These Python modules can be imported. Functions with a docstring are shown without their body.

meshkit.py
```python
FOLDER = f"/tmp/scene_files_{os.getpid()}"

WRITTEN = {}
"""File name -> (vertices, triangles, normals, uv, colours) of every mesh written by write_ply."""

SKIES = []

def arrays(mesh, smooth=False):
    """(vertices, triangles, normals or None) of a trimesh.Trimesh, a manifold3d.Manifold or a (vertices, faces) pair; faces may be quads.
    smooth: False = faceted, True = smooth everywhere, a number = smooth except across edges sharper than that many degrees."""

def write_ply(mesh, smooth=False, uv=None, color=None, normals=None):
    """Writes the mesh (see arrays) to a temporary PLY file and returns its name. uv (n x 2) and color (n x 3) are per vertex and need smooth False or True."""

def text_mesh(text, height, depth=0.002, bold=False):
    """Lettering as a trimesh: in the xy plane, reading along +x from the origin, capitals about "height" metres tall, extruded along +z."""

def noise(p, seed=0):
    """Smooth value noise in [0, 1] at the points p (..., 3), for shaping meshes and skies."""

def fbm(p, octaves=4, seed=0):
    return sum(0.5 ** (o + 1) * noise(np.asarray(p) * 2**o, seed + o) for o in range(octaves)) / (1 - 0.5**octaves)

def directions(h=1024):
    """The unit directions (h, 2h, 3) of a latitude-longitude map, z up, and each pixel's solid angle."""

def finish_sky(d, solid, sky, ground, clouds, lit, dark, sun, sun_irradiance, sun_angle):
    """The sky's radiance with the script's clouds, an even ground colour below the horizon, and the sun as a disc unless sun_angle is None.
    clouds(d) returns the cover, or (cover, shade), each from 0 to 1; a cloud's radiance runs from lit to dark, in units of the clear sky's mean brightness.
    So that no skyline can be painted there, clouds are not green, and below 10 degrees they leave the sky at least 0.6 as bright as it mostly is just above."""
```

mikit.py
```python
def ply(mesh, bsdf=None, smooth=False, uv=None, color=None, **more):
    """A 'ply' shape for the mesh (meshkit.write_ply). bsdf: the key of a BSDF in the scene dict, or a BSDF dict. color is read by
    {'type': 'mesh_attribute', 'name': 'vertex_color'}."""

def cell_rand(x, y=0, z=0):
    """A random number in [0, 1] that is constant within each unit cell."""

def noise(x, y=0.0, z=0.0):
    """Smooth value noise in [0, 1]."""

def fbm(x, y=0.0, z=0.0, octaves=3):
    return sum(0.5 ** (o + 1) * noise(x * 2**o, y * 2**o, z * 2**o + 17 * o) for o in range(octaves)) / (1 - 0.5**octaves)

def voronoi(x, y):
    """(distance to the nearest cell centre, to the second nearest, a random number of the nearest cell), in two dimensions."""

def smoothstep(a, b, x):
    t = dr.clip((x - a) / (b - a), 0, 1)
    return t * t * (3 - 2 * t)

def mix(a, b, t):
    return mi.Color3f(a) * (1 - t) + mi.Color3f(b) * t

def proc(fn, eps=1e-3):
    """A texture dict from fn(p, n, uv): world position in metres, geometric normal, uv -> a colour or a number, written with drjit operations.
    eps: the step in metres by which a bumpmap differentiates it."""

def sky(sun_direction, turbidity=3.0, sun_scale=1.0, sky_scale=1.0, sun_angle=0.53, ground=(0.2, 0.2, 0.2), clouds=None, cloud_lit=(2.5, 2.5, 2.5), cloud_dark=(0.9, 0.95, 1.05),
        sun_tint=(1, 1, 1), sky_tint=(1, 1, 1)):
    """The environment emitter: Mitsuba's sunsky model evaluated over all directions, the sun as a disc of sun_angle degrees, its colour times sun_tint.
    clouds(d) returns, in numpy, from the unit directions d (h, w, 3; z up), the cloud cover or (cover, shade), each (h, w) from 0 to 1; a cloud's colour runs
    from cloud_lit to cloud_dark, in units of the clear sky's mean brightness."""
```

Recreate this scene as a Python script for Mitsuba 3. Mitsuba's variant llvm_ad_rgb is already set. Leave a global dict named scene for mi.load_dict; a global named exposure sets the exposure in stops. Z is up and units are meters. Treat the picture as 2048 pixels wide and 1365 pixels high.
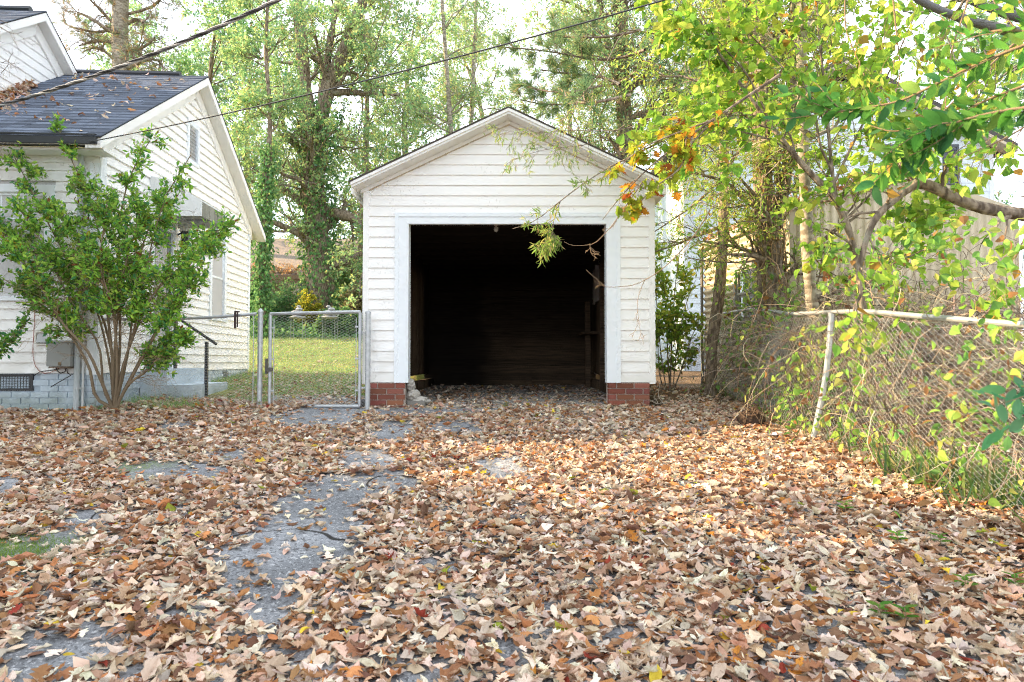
import math, numpy as np, trimesh, mitsuba as mi, mikit, meshkit, drjit as dr
T = mi.ScalarTransform4f
# ---------------------------------------------------------------- camera, sky, exposure
F, TILT, EYE = 1365.0, math.atan(41.5 / 1365.0), np.array([0, 0, 1.1])      # focal length in photograph pixels (2048 wide)
FWD, UPV = np.array([0, math.cos(TILT), math.sin(TILT)]), np.array([0, -math.sin(TILT), math.cos(TILT)])
scene, labels, count = {"type": "scene"}, {}, {}
scene["camera"] = {"type": "thinlens", "fov": 2 * math.degrees(math.atan(1024 / F)), "fov_axis": "x", "near_clip": 0.05, "far_clip": 400.0,
                   "aperture_radius": 0.0022, "focus_distance": 7.5,
                   "to_world": T().look_at(origin=EYE.tolist(), target=(EYE + FWD).tolist(), up=[0, 0, 1])}
scene["sky"] = mikit.sky([-0.93, 0.16, 0.50], turbidity=3.2, sun_scale=0.62, sky_scale=1.0, sun_tint=(1.0, 0.94, 0.84), sky_tint=(0.94, 1.0, 1.09),
                         clouds=lambda d: 0.55 + 0.35 * meshkit.fbm(d * 3.0, 4, 5), cloud_lit=(1.9, 1.9, 1.9))
exposure = 4.05


def at(x, y, Y):
    """The point at depth Y (metres) that the photograph shows at pixel x, y."""
    d = np.array([1.0, 0, 0]) * (x - 1024) / F + UPV * (682.5 - y) / F + FWD
    return EYE + d * (Y / d[1])


def smooth01(a, b, x):
    t = np.clip((x - a) / (b - a), 0, 1)
    return t * t * (3 - 2 * t)


def ground_z(x, y):
    x, y = np.asarray(x, float), np.asarray(y, float)
    z = np.interp(y, [-60, -8, 2.34, 8.2, 14, 22, 40, 90], [-1.6, -0.75, 0.0, 0.52, 0.92, 2.02, 3.0, 4.5])
    far = np.interp(y, [-60, -8, 2.34, 8.2, 14, 22, 40, 90], [-1.6, -0.7, 0.0, 0.52, 0.66, 1.0, 1.6, 3.0])
    k = smooth01(1.9, 3.2, x)
    z = z * (1 - k) + far * k
    inside = (np.abs(x + 0.04) < 1.95) & (y > 8.28) & (y < 14.45)
    return np.where(inside, np.minimum(z, 0.44), z)


def hit(x, y):
    """Where the ray of a photograph pixel meets the ground."""
    Y = np.linspace(1.5, 60, 6000)
    P = EYE[None] + (at(x, y, 1.0) - EYE)[None] * Y[:, None]
    below = np.nonzero(P[:, 2] <= ground_z(P[:, 0], P[:, 1]))[0]
    return P[below[0] if len(below) else -1]


# ---------------------------------------------------------------- names
def key(name, parent=None):
    base = (parent + "__" if parent else "") + name
    n = count.get(base, 0)
    count[base] = n + 1
    return base if n == 0 else f"{base}_{n:03d}"


def say(k, label=None, cat=None, group=None, kind=None):
    d = labels.setdefault(k, {})
    for a, b in (("label", label), ("category", cat), ("group", group), ("kind", kind)):
        if b:
            d[a] = b
    return k


def thing(name, label, cat, group=None):
    return say(key(name), label, cat, group)


def add(name, mesh, bsdf, parent=None, label=None, cat=None, group=None, kind=None, smooth=False, color=None, **more):
    k = key(name, parent)
    v = np.asarray(mesh[0], float)
    if color is not None:
        color = np.broadcast_to(np.asarray(color, float), (len(v), 3))
    scene[k] = mikit.ply((v, mesh[1]), bsdf, smooth=smooth, color=color, **more)
    if label or cat or group or kind:
        say(k, label, cat, group, kind)
    return k


# ---------------------------------------------------------------- mesh helpers
BOXF = np.array([[0, 2, 3], [0, 3, 1], [4, 5, 7], [4, 7, 6], [0, 1, 5], [0, 5, 4], [2, 6, 7], [2, 7, 3], [0, 4, 6], [0, 6, 2], [1, 3, 7], [1, 7, 5]])


def hexa(p):
    """8 corners indexed by bits (w, v, u): p[4*u+2*v+w]."""
    return np.asarray(p, float), BOXF.copy()


def join(ms):
    ms = [m for m in ms if len(m[0])]
    off = np.cumsum([0] + [len(m[0]) for m in ms])
    return np.vstack([m[0] for m in ms]), np.vstack([np.asarray(m[1]) + o for m, o in zip(ms, off)])


def box(x0, x1, y0, y1, z0, z1):
    return hexa([[x, y, z] for x in (x0, x1) for y in (y0, y1) for z in (z0, z1)])


def unit(a):
    a = np.asarray(a, float)
    return a / np.maximum(np.linalg.norm(a, axis=-1, keepdims=True), 1e-9)


def tubes(P, R, sides=5, cap=False):
    """P (N, K, 3) polylines, R (N, K) radii -> one mesh."""
    P, R = np.asarray(P, float), np.asarray(R, float)
    if P.ndim == 2:
        P, R = P[None], np.broadcast_to(R, (1, len(P)))
    R = np.broadcast_to(R, P.shape[:2])
    N, K = P.shape[:2]
    t = unit(np.gradient(P, axis=1))
    ref = np.eye(3)[np.abs(t).max(1).argmin(1)][:, None]
    a = unit(np.cross(t, np.broadcast_to(ref, t.shape)))
    b = np.cross(t, a)
    an = np.arange(sides) * 2 * np.pi / sides
    V = P[:, :, None] + R[:, :, None, None] * (np.cos(an)[None, None, :, None] * a[:, :, None] + np.sin(an)[None, None, :, None] * b[:, :, None])
    i, j = np.meshgrid(np.arange(K - 1), np.arange(sides), indexing="ij")
    q = np.stack([i * sides + j, i * sides + (j + 1) % sides, (i + 1) * sides + (j + 1) % sides, (i + 1) * sides + j], -1).reshape(-1, 4)
    f = np.vstack([q[:, [0, 1, 2]], q[:, [0, 2, 3]]])
    if cap:
        s = np.arange(1, sides - 1)
        f = np.vstack([f, np.stack([s * 0, s + 1, s], 1), np.stack([s * 0, s, s + 1], 1) + (K - 1) * sides])
    return V.reshape(-1, 3), (f[None] + (np.arange(N) * K * sides)[:, None, None]).reshape(-1, 3)


def path(pts, n=24):
    """A smooth polyline with n points through pts."""
    pts = np.asarray(pts, float)
    if len(pts) < 3:
        return pts[0] + (pts[-1] - pts[0]) * np.linspace(0, 1, n)[:, None]
    from scipy.interpolate import PchipInterpolator
    s = np.r_[0, np.cumsum(np.linalg.norm(np.diff(pts, axis=0), axis=1))]
    return PchipInterpolator(s, pts, axis=0)(np.linspace(0, s[-1], n))


class Wall:
    """A plane with axes u (along), z (up) and n (outwards)."""

    def __init__(self, o, u, n):
        self.o, self.u, self.n = np.asarray(o, float), unit(u), unit(n)

    def p(self, u, v, w=0.0):
        return self.o + self.u * u + np.array([0, 0, 1.0]) * v + self.n * w

    def box(self, u0, u1, v0, v1, w0, w1):
        return hexa([self.p(u, v, w) for u in (u0, u1) for v in (v0, v1) for w in (w0, w1)])

    def quad(self, ub0, ub1, ut0, ut1, v0, v1, wb, wt, back=-0.004):
        """A board: bottom from ub0 to ub1 at height v0, standing wb proud there and wt at its top v1."""
        c = [(ub0, v0, wb), (ut0, v1, wt), (ub1, v0, wb), (ut1, v1, wt)]
        return hexa([self.p(a, b, w) for a, b, c_ in c for w in (back, c_)])


def siding(parent, wall, v0, v1, lim, holes=(), expo=0.127, bsdf="siding", proud=0.016, name="siding_board"):
    """Lap siding, one board per course and gap; lim(v) -> (u0, u1); holes (u0, u1, v0, v1)."""
    v = v0
    while v < v1 - 0.02:
        t = min(v + expo, v1)
        a0, a1 = lim(v)
        b0, b1 = lim(t)
        spans = [(a0, a1, b0, b1)]
        for h0, h1, g0, g1 in holes:
            if g0 - 0.01 < (v + t) / 2 < g1 + 0.01:
                new = []
                for s in spans:
                    if h1 <= s[0] or h0 >= s[1]:
                        new.append(s)
                        continue
                    if h0 > s[0]:
                        new.append((s[0], h0, s[2], h0))
                    if h1 < s[1]:
                        new.append((h1, s[1], h1, s[3]))
                spans = new
        for s in spans:
            if s[1] - s[0] > 0.015:
                b0_, b1_ = (s[2], s[3]) if s[3] > s[2] else ((s[2] + s[3]) / 2 - 1e-3, (s[2] + s[3]) / 2 + 1e-3)
                add(name, wall.quad(s[0], s[1], b0_, b1_, v, t + 0.004, proud, 0.003), bsdf, parent)
        v += expo


# ---------------------------------------------------------------- leaves
def leaf_template(s, w, fold=0.25, bend=0.0, twist=0.0, wave=0.0, stem=0.0):
    """A leaf along x from 0 to 1: half-widths w at stations s, folded on its midrib, bent along its length."""
    V, idx = [], []
    for a, b in zip(s, w):
        zb = bend * ((a - 0.45) ** 2) * 4
        tw = twist * (a - 0.5)
        if b < 1e-4:
            idx.append([len(V)] * 3)
            V.append([a, 0, zb])
        else:
            idx.append([len(V), len(V) + 1, len(V) + 2])
            h = fold * b + wave * math.sin(a * 17)
            V += [[a, b * math.cos(tw), zb + h + b * math.sin(tw)], [a, 0, zb], [a, -b * math.cos(tw), zb + h - b * math.sin(tw) - 2 * wave * math.sin(a * 13)]]
    Fc = []
    for p, q in zip(idx[:-1], idx[1:]):
        for k in (0, 1):
            for tri in ((p[k], p[k + 1], q[k + 1]), (p[k], q[k + 1], q[k])):
                if len(set(tri)) == 3:
                    Fc.append(tri)
    V, Fc = np.array(V, float), np.array(Fc)
    if stem:
        sv, sf = tubes(np.array([[[-stem, 0, 0.0], [0.02, 0, 0]]]), np.array([[0.012, 0.012]]), 3)
        V, Fc = np.vstack([V, sv]), np.vstack([Fc, sf + len(V)])
    return V, Fc


RHOMB = (np.array([[0, 0, 0], [0.5, 0.5, 0.12], [1, 0, 0], [0.5, -0.5, 0.12]]), np.array([[0, 2, 1], [0, 3, 2]]))


def place(tmpl, pos, axis, nrm, size, col, aspect=1.0, jitter=0.0, rng=None):
    """Copies of a leaf template -> (vertices, faces, colours)."""
    V0, F0 = tmpl
    N, m = len(pos), len(V0)
    x = unit(axis)
    z = unit(nrm - (nrm * x).sum(1, keepdims=True) * x)
    y = np.cross(z, x)
    L = V0[None] * np.asarray(size, float).reshape(-1, 1, 1) * np.array([1, aspect, 1.0])
    V = pos[:, None] + L[..., :1] * x[:, None] + L[..., 1:2] * y[:, None] + L[..., 2:] * z[:, None]
    C = np.repeat(np.asarray(col)[:, None], m, 1)
    if jitter:
        C = C * (1 + jitter * (rng.random((N, m, 1)) - 0.5))
    return V.reshape(-1, 3), (F0[None] + (np.arange(N) * m)[:, None, None]).reshape(-1, 3), C.reshape(-1, 3)


def jointc(ms):
    v, f = join([(m[0], m[1]) for m in ms])
    return v, f, np.vstack([m[2] for m in ms if len(m[0])])


def rand_dir(rng, n):
    return unit(rng.normal(size=(n, 3)))


def palette(rng, n, cols, probs, var=0.12):
    c = np.asarray(cols, float)[rng.choice(len(cols), n, p=np.asarray(probs) / np.sum(probs))]
    return np.clip(c * (1 + var * rng.normal(size=(n, 1))) * (1 + 0.05 * rng.normal(size=(n, 3))), 0.004, 0.9)


# ---------------------------------------------------------------- branching
def grow(P, R, n, t0, t1, length, ang, rng, K=6, up=0.1, wiggle=0.18, rf=0.5, droop=0.0, taper=0.3, shrink=0.4):
    """n children on every polyline of P (N, K0, 3): branches leaving at about ang radians."""
    N, K0 = P.shape[:2]
    par = np.repeat(np.arange(N), n)
    M = len(par)
    t = np.sort(rng.random((N, n)), axis=1).reshape(-1) * (t1 - t0) + t0
    f = t * (K0 - 1)
    i = np.minimum(f.astype(int), K0 - 2)
    w = (f - i)[:, None]
    base = P[par, i] * (1 - w) + P[par, i + 1] * w
    r0 = (R[par, i] * (1 - w[:, 0]) + R[par, i + 1] * w[:, 0]) * rf
    tan = unit(P[par, i + 1] - P[par, i])
    a = unit(np.cross(tan, rand_dir(rng, M)))
    th = ang * (0.75 + 0.5 * rng.random((M, 1)))
    d = unit(tan * np.cos(th) + a * np.sin(th) + np.array([0, 0, up]))
    L = length * (1 - shrink * t) * (0.6 + 0.8 * rng.random(M))
    Q = np.empty((M, K, 3))
    Q[:, 0] = base
    for k in range(1, K):
        d = unit(d + wiggle * rng.normal(size=(M, 3)) + np.array([0, 0, -droop]))
        Q[:, k] = Q[:, k - 1] + d * (L / (K - 1))[:, None]
    return Q, r0[:, None] * np.linspace(1, taper, K)[None]


def on_twigs(P, n, rng, t0=0.15, spread=0.0):
    """n leaf places on every twig: (positions, twig direction)."""
    N, K = P.shape[:2]
    par = np.repeat(np.arange(N), n)
    f = (t0 + (1 - t0) * rng.random(len(par))) * (K - 1)
    i = np.minimum(f.astype(int), K - 2)
    w = (f - i)[:, None]
    pos = P[par, i] * (1 - w) + P[par, i + 1] * w
    return pos + spread * rng.normal(size=pos.shape), unit(P[par, i + 1] - P[par, i])
# ---------------------------------------------------------------- materials
N_, FB, SM, MX = mikit.noise, mikit.fbm, mikit.smoothstep, mikit.mix
VC = {"type": "mesh_attribute", "name": "vertex_color"}


def two(b):
    return {"type": "twosided", "bsdf": b}


def pr(color, rough=0.7, spec=0.35, **more):
    c = color if isinstance(color, dict) else {"type": "rgb", "value": list(color)}
    return {"type": "principled", "base_color": c, "roughness": rough, "specular": spec, **more}


def bump(b, fn, eps, scale=1.0):
    return {"type": "bumpmap", "height": mikit.proc(fn, eps), "scale": scale, "bsdf": b}


def f_siding(p, n, uv):
    s = FB(p.x * 1.3 + p.y * 1.3, p.z * 0.6, p.y, 3)
    streak = N_(p.x * 16 + p.y * 16, p.z * 1.2)
    c = MX((0.80, 0.80, 0.785), (0.70, 0.70, 0.66), SM(0.45, 0.85, s) * 0.22 + SM(0.6, 1.0, streak) * 0.10)
    low = SM(1.7, 0.9, p.z) * SM(0.35, 0.75, N_(p.x * 9 + p.y * 7, p.z * 9))
    c = MX(c, (0.55, 0.53, 0.47), low * 0.38)
    spot = SM(0.80, 0.86, N_(p.x * 55 + p.y * 45, p.z * 55, 3.0)) * SM(0.55, 0.8, N_(p.x * 4 + p.y * 3, p.z * 4, 7.0))
    return MX(c, (0.36, 0.36, 0.34), spot * 0.35)


def f_asphalt(p, n, uv):
    g = N_(p.x * 210, p.y * 210)
    g2 = N_(p.x * 95, p.y * 95, 4.0)
    big = FB(p.x * 1.6, p.y * 1.6, 0.0, 3)
    c = MX((0.13, 0.137, 0.147), (0.215, 0.225, 0.24), SM(0.3, 0.75, big))
    c = MX(c, (0.44, 0.45, 0.46), SM(0.70, 0.92, g) * 0.6 + SM(0.72, 0.9, N_(p.x * 60, p.y * 60, 14.0)) * 0.5)
    c = MX(c, (0.045, 0.046, 0.05), SM(0.4, 0.12, g2) * 0.7)
    wx, wy = p.x + 0.25 * FB(p.x * 3, p.y * 3, 1.0, 2), p.y + 0.25 * FB(p.x * 3, p.y * 3, 9.0, 2)
    d1, d2, _ = mikit.voronoi(wx * 0.75, wy * 0.75)
    c = MX(c, (0.02, 0.02, 0.02), SM(0.016, 0.006, d2 - d1) * SM(0.25, 0.4, N_(p.x * 0.9, p.y * 0.9, 5.0)))
    moss = SM(0.62, 0.8, FB(p.x * 2.2, p.y * 2.2, 31.0, 3)) * SM(-2.2, -3.2, p.x)
    return MX(c, (0.10, 0.14, 0.03), moss * SM(0.3, 0.6, g2))


def f_asphalt_h(p, n, uv):
    return 0.0035 * N_(p.x * 150, p.y * 150) + 0.002 * N_(p.x * 60, p.y * 60)


def f_earth(p, n, uv):
    a = FB(p.x * 5, p.y * 5, 0.0, 4)
    soil = MX((0.055, 0.038, 0.024), (0.15, 0.105, 0.065), a)
    lawn = SM(8.6, 10.2, p.y + 0.9 * (N_(p.x * 1.5, p.y * 1.5) - 0.5)) * SM(25.0, 23.0, p.y) * SM(2.0, 1.0, p.x)
    gr = MX((0.09, 0.12, 0.035), (0.24, 0.24, 0.08), FB(p.x * 2, p.y * 2, 3.0, 3))
    return MX(soil, gr, lawn * SM(0.25, 0.5, FB(p.x * 3.1, p.y * 3.1, 11.0, 3)))


def f_bark(p, n, uv):
    a = FB(p.x * 38, p.y * 38, p.z * 9, 3)
    c = MX((0.11, 0.085, 0.065), (0.34, 0.275, 0.21), SM(0.25, 0.75, a))
    return MX(c, (0.30, 0.31, 0.25), SM(0.6, 0.8, FB(p.x * 6, p.y * 6, p.z * 5, 3)) * 0.5)


def f_bark_h(p, n, uv):
    return 0.02 * FB(p.x * 38, p.y * 38, p.z * 9, 3) + 0.004 * N_(p.x * 120, p.y * 120, p.z * 60)


def f_pale_bark(p, n, uv):
    a = FB(p.x * 14, p.y * 14, p.z * 22, 3)
    return MX((0.20, 0.17, 0.13), (0.42, 0.38, 0.31), SM(0.3, 0.7, a))


def f_wood(p, n, uv):
    along = SM(0.7, 0.9, dr.abs(n.x))
    tone = mikit.cell_rand(p.z / 0.145, 0, 0) * (1 - along) + mikit.cell_rand(p.y / 0.2, 5, 0) * along
    g = FB(p.x * 4 + p.y * 3, p.z * 90 * (1 - along) + p.y * 60 * along, p.z * 3, 3)
    c = MX((0.045, 0.032, 0.023), (0.20, 0.135, 0.085), SM(0.2, 0.8, g) * 0.6 + tone * 0.4)
    left_shade = SM(0.15, -0.75, p.x + 0.35 * (FB(p.x * 2, p.z * 2, 3.0, 3) - 0.5)) * SM(13.0, 13.5, p.y)  # painted shade: rear wall darkens to the left, away from the door light
    upper_shade = SM(1.0, 2.1, p.z + 0.5 * (FB(p.x, p.z, 8.0, 3) - 0.5)) * SM(13.0, 13.5, p.y)  # painted shade over the upper rear wall
    c = MX(c, (0.008, 0.007, 0.007), dr.maximum(left_shade, upper_shade * 0.8) * 0.9)
    return MX(c, (0.012, 0.010, 0.009), SM(2.5, 2.95, p.z) * 0.9)  # shade under the ceiling, painted into the wood colour


def f_grit(p, n, uv):
    return 0.003 * N_(p.x * 230, p.y * 230, p.z * 230) + 0.002 * N_(p.x * 90, p.y * 90, p.z * 90)


def f_shed(p, n, uv):
    a = FB(p.x * 2 + p.y * 2, p.z * 0.7, p.y, 3)
    c = MX((0.58, 0.51, 0.36), (0.46, 0.39, 0.26), SM(0.35, 0.7, a))
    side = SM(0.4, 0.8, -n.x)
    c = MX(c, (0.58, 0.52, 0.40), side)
    rust = SM(0.56, 0.75, FB(p.x * 5 + p.y * 5, p.z * 16, 2.0, 3)) * side + 0.5 * SM(0.66, 0.8, FB(p.x * 4 + p.y * 4, p.z * 1.5, 6.0, 3))
    c = MX(c, (0.20, 0.13, 0.075), dr.clip(rust, 0, 1) * 0.75)
    return MX(c, (0.20, 0.24, 0.12), SM(1.6, 0.6, p.z) * SM(0.4, 0.7, a) * 0.6)


def f_metal(p, n, uv):
    a = FB(p.x * 30, p.y * 30, p.z * 30, 2)
    return MX((0.36, 0.38, 0.40), (0.58, 0.60, 0.62), a)


def f_concrete(p, n, uv):
    a = FB(p.x * 8, p.y * 8, p.z * 8, 3)
    c = MX((0.15, 0.15, 0.14), (0.32, 0.31, 0.29), a)
    return MX(c, (0.09, 0.07, 0.05), SM(0.55, 0.75, FB(p.x * 3, p.y * 3, 9.0, 3)))


def f_block(p, n, uv):
    a = FB(p.x * 6 + p.y * 6, p.z * 6, 1.0, 3)
    c = MX((0.42, 0.50, 0.57), (0.50, 0.58, 0.64), a)
    return MX(c, (0.20, 0.24, 0.19), SM(0.85, 0.5, p.z + 0.25 * (a - 0.5)) * 0.7)


scene["siding"] = two(pr(mikit.proc(f_siding), 0.42, 0.4))
scene["pale_siding"] = two(pr((0.66, 0.75, 0.80), 0.5, 0.3))
scene["trim"] = two(pr((0.72, 0.765, 0.80), 0.4, 0.4))
scene["soffit"] = two(pr((0.74, 0.74, 0.71), 0.5, 0.3))
scene["asphalt"] = two(bump(pr(mikit.proc(f_asphalt), 0.85, 0.3), f_asphalt_h, 2e-3))
scene["earth"] = two(pr(mikit.proc(f_earth), 0.95, 0.1))
scene["bark"] = two(bump(pr(mikit.proc(f_bark), 0.9, 0.15), f_bark_h, 4e-3))
scene["pale_bark"] = two(pr(mikit.proc(f_pale_bark), 0.85, 0.2))
scene["tan_bark"] = two(pr((0.27, 0.19, 0.115), 0.85, 0.2))
scene["bush_bark"] = two(pr((0.19, 0.145, 0.095), 0.85, 0.2))
scene["grey_bark"] = two(pr((0.16, 0.16, 0.165), 0.8, 0.25))
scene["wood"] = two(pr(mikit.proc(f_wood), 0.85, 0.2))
scene["shed_metal"] = two(pr(mikit.proc(f_shed), 0.55, 0.4))
scene["galvanised"] = two(pr(mikit.proc(f_metal), 0.42, 0.5, metallic=0.55))
scene["concrete"] = two(pr(mikit.proc(f_concrete), 0.9, 0.2))
scene["block_paint"] = two(pr(mikit.proc(f_block), 0.7, 0.3))
scene["grit"] = two(bump(pr(VC, 0.85, 0.25), f_grit, 2e-3))
scene["joint_paint"] = two(pr((0.36, 0.43, 0.49), 0.9, 0.1))
scene["matte"] = two(pr(VC, 0.85, 0.2))
scene["satin"] = two(pr(VC, 0.38, 0.5))
scene["bright_wire"] = two(pr((0.52, 0.52, 0.50), 0.5, 0.5))
scene["frame_grey"] = two(pr((0.34, 0.33, 0.30), 0.6, 0.3))
scene["glass"] = {"type": "thindielectric", "int_ior": 1.5}
scene["bulb_glass"] = {"type": "dielectric", "int_ior": 1.5}
scene["leaf"] = {"type": "principledthin", "base_color": VC, "roughness": 0.55, "diff_trans": 1.0, "eta": 1.45}
scene["dry_leaf"] = {"type": "principledthin", "base_color": VC, "roughness": 0.6, "diff_trans": 0.35, "eta": 1.35}
BLACK, DARK, WHITE = (0.018, 0.02, 0.024), (0.035, 0.035, 0.038), (0.78, 0.79, 0.80)

# ---------------------------------------------------------------- setting: ground, driveway
def sheet(xs, ys, dz, clip=None):
    X, Y = np.meshgrid(xs, ys, indexing="xy")
    V = np.stack([X, Y, ground_z(X, Y) + dz], -1).reshape(-1, 3)
    nx, ny = len(xs), len(ys)
    i, j = np.meshgrid(np.arange(ny - 1), np.arange(nx - 1), indexing="ij")
    a = (i * nx + j).ravel()
    f = np.vstack([np.stack([a, a + 1, a + nx + 1], 1), np.stack([a, a + nx + 1, a + nx], 1)])
    if clip is not None:
        c = V[f].mean(1)
        f = f[clip(c[:, 0], c[:, 1])]
    return V, f


gx = np.unique(np.r_[np.linspace(-120, -12, 30), np.linspace(-12, 12, 97), -2.0, -1.97, 1.89, 1.92, np.linspace(12, 120, 30)])
gy = np.unique(np.r_[np.linspace(-60, 0, 30), np.linspace(0, 26, 105), 8.26, 8.29, 14.4, 14.5, np.linspace(26, 200, 40)])
gv, gf = sheet(gx, gy, 0.0)
rg = np.random.default_rng(11)
gv[:, 2] += 0.03 * (meshkit.fbm(gv * [0.9, 0.9, 0], 3, 2) - 0.5) * ((gv[:, 1] > 9) | (gv[:, 0] > 3.2) | (gv[:, 0] < -7))
add("ground", (gv, gf), "earth", kind="structure", smooth=True)
edge = lambda x, y: (y < 8.25) & (x > -5.6) & (x < 2.45 + 0.12 * np.sin(y * 2.1)) | (y >= 8.25) & (y < 9.6) & (x > -3.35) & (x < -1.95)
add("driveway", sheet(np.linspace(-6, 3, 91), np.linspace(-6, 10, 121), 0.012, edge), "asphalt", kind="structure", smooth=True)

# ---------------------------------------------------------------- garage
G = 8.33
X = lambda px: at(px, 600, G)[0]
Z = lambda py: at(1024, py, G)[2]
gar = thing("garage", "small white single-car garage with an open dark doorway and a low gabled roof", "garage")
front = Wall([0, G, 0], [1, 0, 0], [0, -1, 0])
xl, xr, dl, dr_, dtop = X(726), X(1309), X(814), X(1216), Z(449)
tl, tr, ttop = X(790), X(1240), Z(427)
xm = (xl + xr) / 2
sb = Z(765)                                            # bottom of the siding
za, zs = Z(250), 0.474                                 # apex of the siding, rise per run
rake = lambda v: max(0.01, (za - v) / zs)
siding(gar, front, sb, za, lambda v: (max(xl + 0.07, xm - rake(v)), min(xr - 0.07, xm + rake(v))), [(tl, tr, 0, ttop - 0.02)], expo=0.1272, proud=0.020)
for s, x in ((-1, xl), (1, xr)):
    a, b = sorted((x, x - s * 0.07))
    add("corner_board", front.box(a, b, sb - 0.02, Z(381), -0.06, 0.024), "siding", gar)
# door casing: stepped boards
for s, (o, i) in ((-1, (tl, dl)), (1, (tr, dr_))):
    w = abs(i - o)
    c = add("door_casing", join([front.box(min(o, o - s * w * 0.30), max(o, o - s * w * 0.30), sb - 0.005, ttop, -0.05, 0.040),
                                 front.box(min(o - s * w * 0.30, i), max(o - s * w * 0.30, i), sb - 0.005, ttop - 0.055, -0.05, 0.030),
                                 front.box(min(i, i - s * 0.02), max(i, i - s * 0.02), sb - 0.005, dtop + 0.02, -0.16, 0.022)]), "trim", gar)
add("door_header", join([front.box(tl + 0.045, tr - 0.045, ttop - 0.05, ttop, -0.05, 0.038), front.box(dl - 0.1, dr_ + 0.1, dtop, ttop - 0.052, -0.05, 0.028)]), "trim", gar)
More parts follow.
